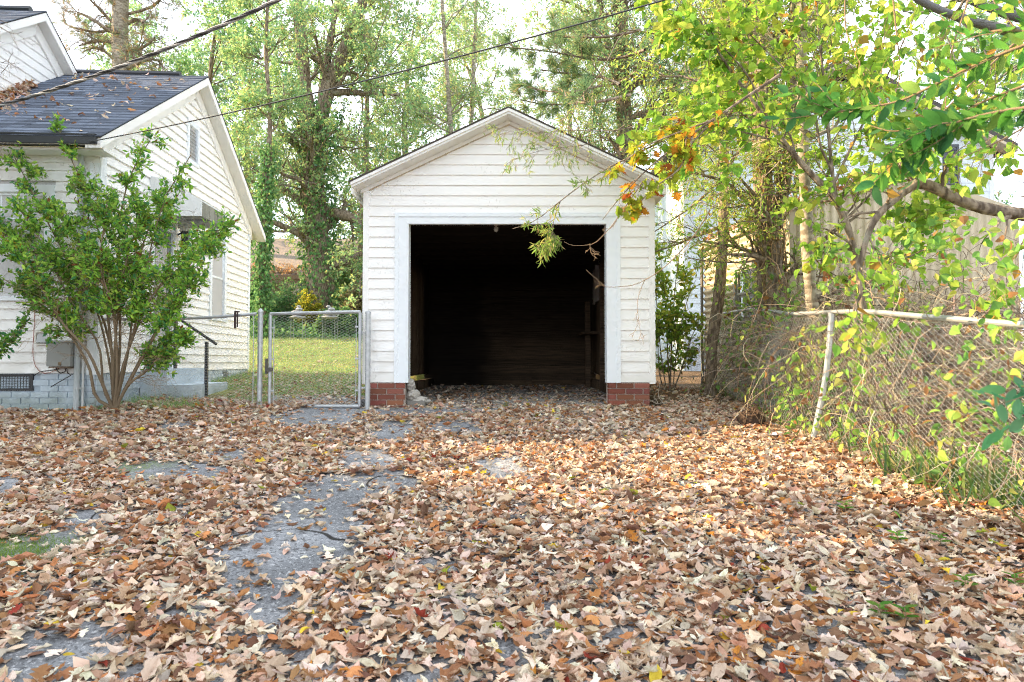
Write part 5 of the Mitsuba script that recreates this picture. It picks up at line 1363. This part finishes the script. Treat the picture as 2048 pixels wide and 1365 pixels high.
# bare twigs
bough("bare forked twig dangling in the dark doorway below the orange leaves", [(A_(5.2, (1285, 365), (1250, 415), (1215, 462), (1180, 490), (1150, 492), (1128, 484)), 0.004, 0.0018), (A_(5.2, (1180, 488), (1182, 505), (1195, 518)), 0.003, 0.0012)], 552, 5, 0.09, 2, 0.05, 0, 0.05, WO, (1, 1, 1, 1), (LANCE,), 0, "bare_twig", "twig", bark="tan_bark")
bough("bare grey twig hanging over the right side of the garage front", [(A_(6.6, (1420, 420), (1345, 520), (1300, 555), (1260, 572), (1215, 575), (1195, 560), (1172, 540)), 0.006, 0.002), (A_(6.6, (1290, 560), (1275, 610), (1280, 660), (1288, 690)), 0.003, 0.001)], 550, 5, 0.16, 2, 0.08, 0, 0.05, WO, (1, 1, 1, 1), (LANCE,), 0, "bare_twig", "twig", bark="tan_bark")
bough("bare twig tip drooping in front of the taller house gable", [(A_(6.0, (-60, 20), (0, 55), (30, 68), (45, 64)), 0.006, 0.002), (A_(6.0, (-40, 100), (0, 124), (25, 130)), 0.004, 0.0015)], 551, 6, 0.22, 3, 0.12, 0, 0.05, WO, (1, 1, 1, 1), (LANCE,), 0, "bare_twig", "twig")

# ---------------------------------------------------------------- vines and brambles on the fence
rng = np.random.default_rng(700)
vt = thing("vine_tangle", "tangle of dry brown vines smothering the fence and the shed wall behind", "vines")


def wander(start, d, n, step, rng, wig, sag):
    Q = np.empty((len(start), n, 3))
    Q[:, 0] = start
    d = unit(d)
    for i in range(1, n):
        d = unit(d + wig * rng.normal(size=d.shape) + np.array([0, 0, -sag * i / n]))
        Q[:, i] = Q[:, i - 1] + d * step[:, None]
    return Q


M = 620
u = rng.uniform(1.2, cum[-1] - 1.0, M)
st0 = f3(u, rng.uniform(0, 0.7, M), rng.uniform(-0.05, 0.5, M))
Q1 = wander(st0, rng.normal(size=(M, 3)) * [0.5, 0.8, 0.3] + [0.15, 0, 0.8], 12, rng.uniform(0.068, 0.16, M), rng, 0.33, 0.30)
M2 = 1300
st2 = np.stack([rng.uniform(3.2, 6.3, M2), rng.uniform(6.4, 9.0, M2), rng.uniform(0.4, 1.6, M2)], 1)
Q2 = wander(st2, rng.normal(size=(M2, 3)) * [0.8, 0.5, 0.3] + [0, 0, 0.6], 12, rng.uniform(0.095, 0.19, M2), rng, 0.28, 0.42)
Rv = lambda m, a, b: (rng.uniform(a, b, m) ** 1)[:, None] * np.linspace(1, 0.35, 12)[None]
vcol = lambda m: np.repeat(palette(rng, m, [(0.24, 0.18, 0.13), (0.38, 0.32, 0.24), (0.14, 0.10, 0.075), (0.46, 0.41, 0.32)], (3, 2, 3, 1)), 12 * 3, 0)
v1, fA = tubes(Q1, Rv(M, 0.0022, 0.006), 3)
v2, fB = tubes(Q2, Rv(M2, 0.0025, 0.007), 3)
add("stems", (np.vstack([v1, v2]), np.vstack([fA, fB + len(v1)])), "matte", vt, color=np.vstack([vcol(M), vcol(M2)]), kind="stuff")
VN = [(0.28, 0.48, 0.10), (0.40, 0.57, 0.12), (0.18, 0.37, 0.10), (0.54, 0.57, 0.15), (0.36, 0.20, 0.09), (0.28, 0.14, 0.07)]
pos, d = on_twigs(np.vstack([Q1, Q2[: M2 // 5]]), 2, rng, 0.1, 0.02)
n_ = 3800
uf = rng.uniform(0.8, cum[-1] - 0.6, n_)
vf = rng.random(n_) ** 0.85 * 1.9
ok_ = meshkit.fbm(np.stack([uf * 1.1, vf * 1.6, 0 * uf], 1), 3, 12) > 0.46
pf = f3(uf, vf, rng.normal(size=n_) * 0.10 + 0.03)[ok_]
pos, d = np.vstack([pos, pf]), np.vstack([d, rand_dir(rng, len(pf))])
keep = rng.random(len(pos)) < 0.9
put_leaves(vt, rng, pos[keep], d[keep], 0.068, VN, (4, 3, 3, 1.4, 1.0, 0.7), (OVAL, OVAL2, HEART), single=280, droop=0.7, clump=0, up=0.4)
# vines twined round the forked trunk
cvn = path([base_at(1562, 8.6)] + A_(8.6, (1562, 690), (1552, 580), (1545, 480), (1538, 415), (1530, 300), (1524, 180)), 80)
tw = []
for j in range(26):
    s_ = np.linspace(0, 1, 60)
    i0, i1 = rng.uniform(0, 0.4), rng.uniform(0.5, 1.0)
    c = np.stack([np.interp(i0 + (i1 - i0) * s_, np.linspace(0, 1, 80), cvn[:, q]) for q in range(3)], 1)
    a = rng.uniform(0, 6.28) + s_ * rng.uniform(-7, 7) + 0.4 * np.sin(s_ * 20 + j)
    rr = 0.125 + 0.012 * rng.random() + 0.02 * np.sin(s_ * 31 + j) ** 2
    tw.append(c + np.stack([np.cos(a) * rr, np.sin(a) * rr, 0.02 * np.sin(s_ * 25)], 1))
vw = thing("twining_vine", "woody vines twisted tightly round the thick forked trunk", "vines")
add("stems", tubes(np.array(tw), np.full((26, 60), 0.007), 5), "tan_bark", vw, kind="stuff")
pos, d = on_twigs(np.array(tw), 6, rng, 0.1, 0.03)
put_leaves(vw, rng, pos, d, 0.075, VN, (3, 3, 2, 2, 1, 0.4), (OVAL, HEART), droop=0.8, clump=0, up=0.3)
# ---------------------------------------------------------------- fallen leaves
rng = np.random.default_rng(900)
OAK_S, OAK_W = [0, 0.12, 0.24, 0.33, 0.45, 0.55, 0.68, 0.78, 0.88, 1], [0, 0.05, 0.20, 0.10, 0.31, 0.14, 0.33, 0.13, 0.15, 0]
OV_S, OV_W = [0, 0.1, 0.25, 0.42, 0.6, 0.78, 0.9, 1], [0, 0.11, 0.21, 0.27, 0.265, 0.19, 0.09, 0]
NA_S, NA_W = [0, 0.2, 0.45, 0.7, 1], [0, 0.09, 0.12, 0.09, 0]
shapes = [(OAK_S, OAK_W), (OAK_S, OAK_W), (OAK_S, OAK_W), (OAK_S, OAK_W), (OV_S, OV_W), (OV_S, OV_W), (OV_S, OV_W), (OV_S, OV_W), (OV_S, OV_W), (NA_S, NA_W), (OAK_S, np.array(OAK_W) * 1.35), (OAK_S, np.array(OAK_W) * 1.25)]
DRY = []


def curled(s, w, ang, bend, seed):
    """A dry leaf rolled across its width by ang radians."""
    r_ = np.random.default_rng(seed)
    V, idx = [], []
    for a, b in zip(s, w):
        zb = bend * ((a - 0.45) ** 2) * 4
        if b < 1e-4:
            idx.append([len(V)] * 4)
            V.append([a, 0, zb])
            continue
        idx.append(list(range(len(V), len(V) + 4)))
        A = ang * (0.7 + 0.6 * r_.random()) * (0.5 + a)
        for q in (-1, -0.35, 0.35, 1):
            th = q * A / 2
            V.append([a + 0.03 * r_.normal() * abs(q), 2 * b / A * math.sin(th), zb + 2 * b / A * (1 - math.cos(th))])
    Fc = []
    for p, q in zip(idx[:-1], idx[1:]):
        for k in range(3):
            for tri in ((p[k], p[k + 1], q[k + 1]), (p[k], q[k + 1], q[k])):
                if len(set(tri)) == 3:
                    Fc.append(tri)
    return np.array(V, float), np.array(Fc)


for i, (s, w) in enumerate(shapes):
    r_ = np.random.default_rng(910 + i)
    DRY.append(leaf_template(s, list(w), r_.uniform(-1.0, 1.3), r_.uniform(-0.30, 0.34), r_.uniform(-0.9, 0.9), r_.uniform(0.0, 0.035), stem=0.12 if i % 2 else 0.0))
prob = np.array([1.1, 1.1, 1.1, 1.1, 3, 3, 3, 2.6, 2.6, 1.2, 1.0, 1.0])
for i, (s, w, an, be) in enumerate(((OV_S[::1], OV_W, 1.6, 0.1), (OV_S, OV_W, 2.6, -0.15), (OAK_S, np.array(OAK_W) * 1.15, 1.7, 0.2), (OAK_S, np.array(OAK_W) * 1.25, 2.3, -0.12), (OV_S, np.array(OV_W) * 1.2, 3.4, 0.2), (OAK_S, OAK_W, 1.2, 0.35))):
    DRY.append(curled(s, list(w), an, be, 930 + i))
prob = np.r_[prob, 2.6, 2.4, 2.4, 2.2, 1.6, 2.2]
prob /= prob.sum()
# bare patches of asphalt (drawn where they lie on the ground)
bare = [[(545, 1020), (640, 965), (700, 958), (760, 985), (705, 1012), (692, 1060), (705, 1105), (640, 1140), (600, 1150), (530, 1190), (600, 1215), (560, 1245), (475, 1245), (455, 1200), (425, 1150), (430, 1130), (490, 1090), (550, 1060)],
        [(545, 838), (640, 815), (735, 812), (715, 850), (600, 862)], [(755, 850), (815, 850), (810, 885), (750, 885)], [(690, 908), (770, 905), (772, 938), (690, 938)], [(660, 955), (800, 952), (810, 985), (690, 990)],
        [(870, 848), (955, 847), (958, 868), (868, 868)], [(955, 925), (1040, 925), (1045, 960), (970, 960)], [(250, 938), (330, 930), (445, 940), (430, 962), (260, 962)], [(-10, 962), (55, 962), (50, 988), (-10, 990)],
        [(140, 1030), (220, 1030), (215, 1052), (140, 1052)], [(-10, 1095), (150, 1072), (155, 1090), (90, 1115), (-10, 1145)], [(30, 1290), (190, 1268), (250, 1310), (120, 1375), (10, 1375)], [(140, 1245), (200, 1232), (230, 1262), (150, 1275)],
        [(820, 1125), (890, 1122), (895, 1148), (820, 1150)], [(885, 1240), (960, 1240), (955, 1295), (880, 1295)], [(985, 1290), (1110, 1285), (1085, 1325), (990, 1325)], [(830, 1330), (900, 1320), (930, 1375), (830, 1375)],
        [(750, 822), (1000, 812), (1240, 806), (1240, 818), (1000, 828), (880, 836), (760, 838)], [(330, 848), (390, 846), (395, 862), (330, 864)], [(430, 905), (500, 903), (500, 925), (430, 928)], [(300, 1230), (400, 1215), (400, 1245), (310, 1260)]]
from shapely.geometry import Polygon
from shapely import contains_xy
bare_g = [Polygon([hit(x, min(y, 1372))[:2] for x, y in poly]).buffer(0.05 if i < 8 or i == 10 else -0.01) for i, poly in enumerate(bare)]
N = 80000
yy = 1.55 + (8.75 - 1.55) * rng.random(N) ** 0.75
xx = rng.uniform(-1, 1, N) * (yy * 0.80 + 0.35)
fx_r = np.interp(yy, base[::-1, 1], base[::-1, 0]) + 0.15
ok = (xx < fx_r) & ~((xx < O[0] + 0.0) & (yy > 8.02)) & ~((np.abs(xx + 0.04) < 1.80) & (yy > 8.3))
fade = 1 - 0.45 * smooth01(8.1, 8.7, yy)
ok &= rng.random(N) < fade
wob = np.stack([xx + 0.26 * (meshkit.fbm(np.stack([xx * 6, yy * 6, 0 * xx], 1), 3, 1) - 0.5), yy + 0.26 * (meshkit.fbm(np.stack([xx * 6, yy * 6, 0 * xx], 1), 3, 2) - 0.5)], 1)
inb = np.zeros(N, bool)
for g in bare_g:
    inb |= contains_xy(g, wob[:, 0], wob[:, 1])
ok &= ~inb | (rng.random(N) < 0.09)
xx, yy, inb = xx[ok], yy[ok], inb[ok]
# leaves blown into the garage, through the gate, and along the right side behind the fence
e1 = 2300
gxx, gyy = rng.uniform(xl + 0.25, xr - 0.25, e1), G - 0.1 + 5.6 * rng.random(e1) ** 1.7
e2 = 2600
hxx, hyy = rng.uniform(-4.7, -1.9, e2), 8.5 + 4.5 * rng.random(e2) ** 1.6
m2 = ~((hxx < O[0] + 0.9 + 0 * hyy) & (hyy > 9.2) & (hyy < 10.5))
hxx, hyy = hxx[m2], hyy[m2]
e3 = 3800
ixx, iyy = rng.uniform(1.85, 5.0, e3), 2.0 + 10.5 * rng.random(e3)
m3 = (ixx > np.interp(iyy, base[::-1, 1], base[::-1, 0])) | (iyy > 8.3)
ixx, iyy = ixx[m3], iyy[m3]
e4 = 600
jyy = rng.uniform(12, 22, e4)
jxx = jyy * rng.uniform(-0.40, -0.20, e4)
X_ = np.r_[xx, gxx, hxx, ixx, jxx]
Y_ = np.r_[yy, gyy, hyy, iyy, jyy]
inb = np.r_[inb, np.zeros(len(X_) - len(inb), bool)]
n = len(X_)
ins = (np.abs(X_ + 0.04) < 1.80) & (Y_ > 8.25)
zg = np.where(ins, 0.545 + np.clip((Y_ - G) / 5.9, 0, 1) * 0.075, ground_z(X_, Y_) + 0.012)
pile = 0.012 + 0.032 * meshkit.fbm(np.stack([X_ * 2.2, Y_ * 2.2, 0 * X_], 1), 3, 4)
pile = np.where(inb | ins, 0.008, pile)
lift = rng.random(n) * pile
pos = np.stack([X_, Y_, zg + 0.006 + lift], 1)
yaw = rng.random(n) * 2 * np.pi
tilt = np.where(inb, 0.06, 0.34)
axis = unit(np.stack([np.cos(yaw), np.sin(yaw), rng.normal(size=n) * tilt * 0.8], 1))
nrm = unit(np.stack([rng.normal(size=n) * tilt, rng.normal(size=n) * tilt, np.where(rng.random(n) < 0.5, 1.0, -1.0)], 1))
DCOL = [(0.60, 0.46, 0.34), (0.72, 0.61, 0.49), (0.46, 0.30, 0.20), (0.35, 0.18, 0.095), (0.45, 0.21, 0.09), (0.19, 0.105, 0.07), (0.52, 0.44, 0.36), (0.60, 0.45, 0.06), (0.50, 0.22, 0.05), (0.30, 0.06, 0.04), (0.30, 0.34, 0.05)]
DPRB = np.array([6, 5, 4.4, 3.2, 1.5, 1.9, 4, 0.18, 0.18, 0.10, 0.05])
ci = rng.choice(len(DCOL), n, p=DPRB / DPRB.sum())
col = np.clip(np.array(DCOL)[ci] * (1 + 0.14 * rng.normal(size=(n, 1))) * (1 + 0.04 * rng.normal(size=(n, 3))), 0.02, 0.8)
wh = rng.choice(len(DRY), n, p=prob)
size = np.array([0.115, 0.105, 0.12, 0.10, 0.082, 0.09, 0.074, 0.088, 0.078, 0.08, 0.10, 0.09, 0.095, 0.10, 0.12, 0.12, 0.10, 0.125])[wh] * (0.46 + 0.44 * rng.random(n))
# the 300 that show largest become things of their own
rel = pos - EYE
fy = rel @ FWD
vis = (fy > 0.5) & (np.abs(rel[:, 0] / fy) < 0.745) & (np.abs(rel @ UPV / fy) < 0.495)
score = np.where(vis & (lift > 0.55 * pile), size / fy, 0)
top = np.argsort(-score)[:300]
KIND = ["lobed"] * 4 + ["oval"] * 5 + ["narrow"] + ["broad lobed"] * 2 + ["rolled oval", "curled oval", "curled lobed", "rolled lobed", "tightly rolled", "cupped lobed"]
TONE = ["tan", "pale buff", "dull brown", "red-brown", "rusty", "blackish brown", "grey-tan", "bright yellow", "orange", "crimson", "yellow-green"]
for i in top:
    v, f, c = place(DRY[wh[i]], pos[i:i + 1], axis[i:i + 1], nrm[i:i + 1], size[i:i + 1], col[i:i + 1], 1.0, 0.15, rng)
    kd, tn = KIND[wh[i]], TONE[ci[i]]
    sxy = rel[i] / fy[i]
    px_, py_ = sxy[0] * F + 1024, 682.5 - (rel[i] @ UPV) / fy[i] * F
    col_ = ("at left edge", "left of bare streak", "left of centre", "at centre", "right of centre", "towards seedlings", "at right edge")[min(6, int(px_ / 293))]
    row_ = ("further up", "midway", "lowest")[int(np.clip((py_ - 1130) / 85, 0, 2))]
    sz_ = "large " if size[i] > 0.07 else "small " if size[i] < 0.052 else ""
    fl_ = "face-up" if nrm[i, 2] > 0.92 else "upside-down" if nrm[i, 2] < -0.92 else "tilted"
    lb = f"{sz_}{tn} {kd} leaf, {fl_}, on the litter {col_}, {row_}"
    add("fallen_leaf", (v, f), "dry_leaf", color=c, label=lb, cat="leaf", group=f"fallen leaves: {lb}")
rest = np.ones(n, bool)
rest[top] = False
ms = []
near = (fy < 3.7) & (lift > 0.42 * pile)
for k in range(len(DRY)):                              # farther leaves are a few pixels long: fewer facets
    ms.append(place(DRY[k], *(q[rest & near & (wh == k)] for q in (pos, axis, nrm, size, col)), 1.0, 0.25, rng))
deep = ~near & (lift < 0.30 * pile) & ~inb & ~ins   # buried ones: two facets
ms.append(place(DIAMOND, *(q[rest & deep] for q in (pos, axis, nrm, size, col)), 1.3, 0.25, rng))
LOW = []
for k in range(8):
    r_ = np.random.default_rng(990 + k)
    LOW.append(leaf_template([0, 0.22, 0.40, 0.60, 0.75, 1], [0, 0.17 + 0.08 * r_.random(), 0.08 + 0.16 * r_.random(), 0.22 + 0.10 * r_.random(), 0.08 + 0.10 * r_.random(), 0], r_.uniform(-0.9, 1.4), r_.uniform(-0.3, 0.35), r_.uniform(-0.9, 0.9), r_.uniform(0, 0.05)))
for k in range(8):
    m = rest & ~near & ~deep & (wh % 8 == k)
    ms.append(place(LOW[k], pos[m], axis[m], nrm[m], size[m], col[m], 1.0, 0.25, rng))
v, f, c = jointc(ms)
add("leaf_litter", (v, f), "dry_leaf", kind="stuff", color=c, label="thick litter of dry brown and tan autumn leaves covering the driveway", cat="fallen leaves")

# leaves on the house roof: a drift in the valley and strays
n = 760
uu = np.r_[rng.uniform(0.25, 1.75, 620), rng.uniform(-0.3, 2.6, 140)]
rr = np.r_[-1.93 + np.abs(rng.normal(size=620)) * 0.17 * (1.9 - uu[:620]), rng.uniform(-1.9, 0.15, 140)]
pos = np.array([gab.p(a, EZ + SL * (a - EU) + 0.025 + (0.05 * rng.random() if i < 620 else 0.0), b) for i, (a, b) in enumerate(zip(uu, rr))])
ms = []
wk_ = rng.integers(0, len(DRY), n)
cc = palette(rng, n, DCOL[:7], (4, 4, 3, 2, 3, 1, 3))
for k in range(len(DRY)):
    m = wk_ == k
    ms.append(place(DRY[k], pos[m], unit(rng.normal(size=(m.sum(), 3)) * [1, 1, 0.4]), unit(rng.normal(size=(m.sum(), 3)) * 0.4 + [0, -0.5, 1]), 0.10 * (0.6 + 0.5 * rng.random(m.sum())), cc[m], 1.0, 0.2, rng))
v, f, c = jointc(ms)
add("roof_leaves", (v, f), "dry_leaf", kind="stuff", color=c, label="drift of brown leaves caught where the lower roof meets the taller gable", cat="fallen leaves")
# orange leaves along the far roof edge and debris on the shed roof
n = 900
p1 = np.stack([rng.uniform(at(400, 550, FB_Y)[0], at(740, 550, FB_Y)[0], n), FB_Y - 0.5 + np.abs(rng.normal(size=n)) * 0.5, np.full(n, ez2)], 1)
p1[:, 2] += (p1[:, 1] - FB_Y + 0.5) * (rz2 - ez2) / 4.5 + 0.05
v, f, c = place(DIAMOND, p1, rand_dir(rng, n), unit(rng.normal(size=(n, 3)) + [0, -0.5, 1]), 0.16 * (0.6 + 0.8 * rng.random(n)), palette(rng, n, [(0.56, 0.36, 0.20), (0.46, 0.36, 0.26)], (2, 1)), 1.6)
add("roof_leaves", (v, f), "dry_leaf", kind="stuff", color=c, label="line of orange leaves along the eave of the low tan building", cat="fallen leaves")
n = 1500
t = rng.random(n)
q = np.r_[rng.uniform(-0.05, 0.35, 900), half - 0.35 + 0.35 * rng.normal(size=600)]
pos = np.array([gend.p(a, gtop(a) + 0.035 + 0.06 * rng.random(), -0.3 * rng.random() if i >= 900 else -SLn * rng.random() ** 1.3) for i, a in enumerate(q)])
v, f, c = jointc([place(OVAL2, pos[:750], rand_dir(rng, 750), rand_dir(rng, 750), 0.075 * np.ones(750), palette(rng, 750, DCOL[:6], (2, 1, 3, 3, 4, 2))), place(NEEDLE, pos[750:], rand_dir(rng, 750), rand_dir(rng, 750), 0.22 * np.ones(750), palette(rng, 750, DCOL[2:6], (2, 2, 3, 1)), 2.0)])
add("roof_leaves", (v, f), "dry_leaf", kind="stuff", color=c, label="rusty leaf and twig debris heaped on the metal shed roof edge", cat="fallen leaves")

# ---------------------------------------------------------------- grass and weeds
rng = np.random.default_rng(950)
BLADE = (np.array([[0, 0.03, 0], [0, -0.03, 0], [0.55, 0.022, 0.10], [0.55, -0.022, 0.10], [1, 0, 0.42]]), np.array([[0, 1, 3], [0, 3, 2], [2, 3, 4]]))


def blades(name, label, xs, ys, h, cols, probs, seed, dz=0.0):
    rg_ = np.random.default_rng(seed)
    n = len(xs)
    b = np.stack([xs, ys, ground_z(xs, ys) + dz], 1)
    ax = unit(rg_.normal(size=(n, 3)) * 0.45 + [0, 0, 1.0])
    v, f, c = place(BLADE, b, ax, rand_dir(rg_, n), h * (0.5 + rg_.random(n)), palette(rg_, n, cols, probs))
    add(name, (v, f), "leaf", kind="stuff", color=c, label=label, cat="grass")


LAWN = [(0.22, 0.40, 0.12), (0.34, 0.50, 0.16), (0.52, 0.56, 0.22), (0.52, 0.45, 0.26), (0.18, 0.37, 0.18)]
n = 44000
yy = 8.7 + 13 * rng.random(n) ** 0.9
xx = yy * rng.uniform(-0.44, -0.185, n)
m = (rng.random(n) < smooth01(8.7, 10.3, yy + 0.8 * (meshkit.noise(np.stack([xx * 2, yy * 2, 0 * xx], 1), 3) - 0.4))) & ~((xx < O[0] + 1.0) & (yy > 9.2) & (yy < 10.4))
blades("grass", "short yellow-green lawn grass between the house and the garage", xx[m], yy[m], 0.075, LAWN, (4, 4, 2.5, 1.5, 3), 951)
n = 5200
u_ = rng.uniform(0, cum[-1], n)
w_ = rng.normal(size=n) * 0.12 + 0.12
q = np.stack([np.interp(u_, cum, base[:, k]) for k in range(2)], 1)
pat = meshkit.noise(np.stack([q[:, 0] * 2.0, q[:, 1] * 2.0, 0 * u_], 1), 8)
m = (rng.random(n) < (0.10 + 0.90 * (q[:, 1] < 5.2)) * (pat > 0.35))
blades("tall_grass", "tufts of long grass growing through the foot of the sagging fence", q[m, 0] + w_[m], q[m, 1], 0.24, [(0.13, 0.22, 0.06), (0.20, 0.28, 0.09), (0.40, 0.36, 0.18), (0.10, 0.18, 0.08)], (3, 3, 2, 3), 952)
n = 2600
xx, yy = rng.uniform(-5.0, -3.1, n), rng.uniform(8.05, 9.0, n)
pat = meshkit.noise(np.stack([xx * 3.0, yy * 3.0, 0 * xx], 1), 9)
m = (pat > 0.5) & ~((xx < O[0]) & (yy > 8.1))
blades("weeds", "low green weeds along the foot of the fence by the steps", xx[m], yy[m], 0.10, LAWN, (4, 3, 1, 0.5, 2), 953)
# small green seedlings and weeds among the litter on the right
for i, (px, py) in enumerate(((1760, 1255), (1810, 1262), (1930, 1195), (1690, 1035), (1795, 1100), (1880, 1105), (2030, 1190), (1010, 822))):
    b = hit(px, py)
    k = thing("seedling", ("small bright green seedling poking through the litter, leftmost of the pair", "small bright green seedling poking through the litter, right one of the pair", "pale five-leaved seedling in the litter near the picture edge", "dark green sprout in the litter before the fence post",
                           "tiny dark sprout in the litter nearest the grass tufts", "tiny pale sprout in the litter beside yellow leaves", "little weed at the picture edge among the dry leaves", "tiny weed growing at the garage threshold")[i], "seedling")
    r_ = np.random.default_rng(970 + i)
    m_ = 7
    a = np.arange(m_) * 2.4
    stem_top = b + [0, 0, 0.09]
    add("stem", tubes(np.array([b, b + [0.004, 0, 0.05], stem_top]), [0.002] * 3, 5), "tan_bark", k)
    v, f, c = place(OVAL, np.repeat(stem_top[None], m_, 0) - np.stack([0 * a, 0 * a, 0.007 * np.arange(m_)], 1), np.stack([np.cos(a), np.sin(a), 0.15 + 0 * a], 1), np.tile([0, 0, 1.0], (m_, 1)) + 0.2 * r_.normal(size=(m_, 3)), np.full(m_, 0.055), palette(r_, m_, [(0.10, 0.24, 0.04), (0.16, 0.30, 0.06)], (1, 1)), 1.0)
    add("foliage", (v, f), "leaf", k, color=c)
n = 6000
c0 = hit(30, 1112)[:2]
xx, yy = c0[0] + 0.26 * rng.normal(size=n), c0[1] + 0.13 * rng.normal(size=n)
blades("moss", "patch of bright green moss on the asphalt at the picture edge", xx, yy, 0.022, [(0.17, 0.30, 0.04), (0.26, 0.38, 0.06)], (1, 1), 954, 0.012)

# ---------------------------------------------------------------- odds and ends
b = hit(1508, 858)
k = thing("root_ball", "dark brown root clump lying at the foot of the fence", "root clump")
s_ = trimesh.creation.icosphere(4, 1.0)
q = s_.vertices * [0.14, 0.11, 0.11]
q = q * (1 + 0.5 * (meshkit.fbm(s_.vertices * 3.2, 4, 7)[:, None] - 0.5))
add("clump", (q + b + [0, 0.1, 0.07], s_.faces), "grit", k, smooth=True, color=(0.055, 0.036, 0.026))
rr_ = wander(np.repeat((b + [0, 0.1, 0.12])[None], 46, 0) + 0.10 * rand_dir(rng, 46), rand_dir(rng, 46) * [1, 0.7, 0.8], 9, rng.uniform(0.02, 0.04, 46), rng, 0.4, 0.3)
add("roots", tubes(rr_, np.linspace(0.007, 0.002, 9)[None].repeat(46, 0), 4), "matte", k, color=(0.12, 0.08, 0.055), kind="stuff")
b = hit(1541, 880)
gr_ = np.stack(np.meshgrid(np.linspace(-0.07, 0.07, 9), np.linspace(-0.05, 0.05, 7)), -1).reshape(-1, 2)
zz = 0.05 * meshkit.fbm(np.c_[gr_ * 16, np.zeros(len(gr_))], 2, 3) + 0.02
i, j = np.meshgrid(np.arange(6), np.arange(8), indexing="ij")
a = (i * 9 + j).ravel()
add("paper_scrap", (np.c_[gr_ + b[:2], zz + b[2] + 0.01], np.vstack([np.stack([a, a + 1, a + 10], 1), np.stack([a, a + 10, a + 9], 1)])), "matte", label="crumpled white paper scrap on the leaves beside the root clump", cat="paper", color=(0.75, 0.76, 0.82))
# broken mortar beside the left pier
k = thing("rubble_heap", "heap of pale broken mortar beside the brick pier inside the doorway", "rubble")
r_ = np.random.default_rng(33)
for i, (px, py, w, h) in enumerate(((822, 770, 9, 12), (826, 790, 14, 12), (836, 800, 18, 8), (820, 805, 10, 10), (848, 803, 14, 5))):
    c = at(px, py, G + 0.12 + 0.02 * i)
    s_ = trimesh.creation.icosphere(3, 1.0)
    q = s_.vertices * [w / 164, 0.09, h / 164] * (1 + 0.7 * (meshkit.fbm(s_.vertices * 2.2 + 5 * i, 3, 2)[:, None] - 0.5))
    add("chunk", (q + c, s_.faces), "grit", k, smooth=False, color=np.array([0.42, 0.40, 0.36]) * r_.uniform(0.7, 1.1))
add("lump_base", box(at(815, 800, G + 0.1)[0], at(850, 800, G + 0.1)[0], G + 0.06, G + 0.3, 0.5, 0.62), "grit", k, color=(0.2, 0.19, 0.17))
# twig litter by the right pier
b = hit(1335, 815)
rr_ = wander(b + rng.normal(size=(26, 3)) * [0.22, 0.25, 0.02] + [0, 0, 0.05], rng.normal(size=(26, 3)) * [1, 0.6, 0.15], 8, rng.uniform(0.03, 0.07, 26), rng, 0.2, 0.05)
add("twig_heap", tubes(rr_, np.linspace(0.004, 0.0015, 8)[None].repeat(26, 0), 4), "matte", label="loose pale broken twigs beside the right-hand brick pier", cat="twigs", kind="stuff", color=(0.38, 0.33, 0.27))
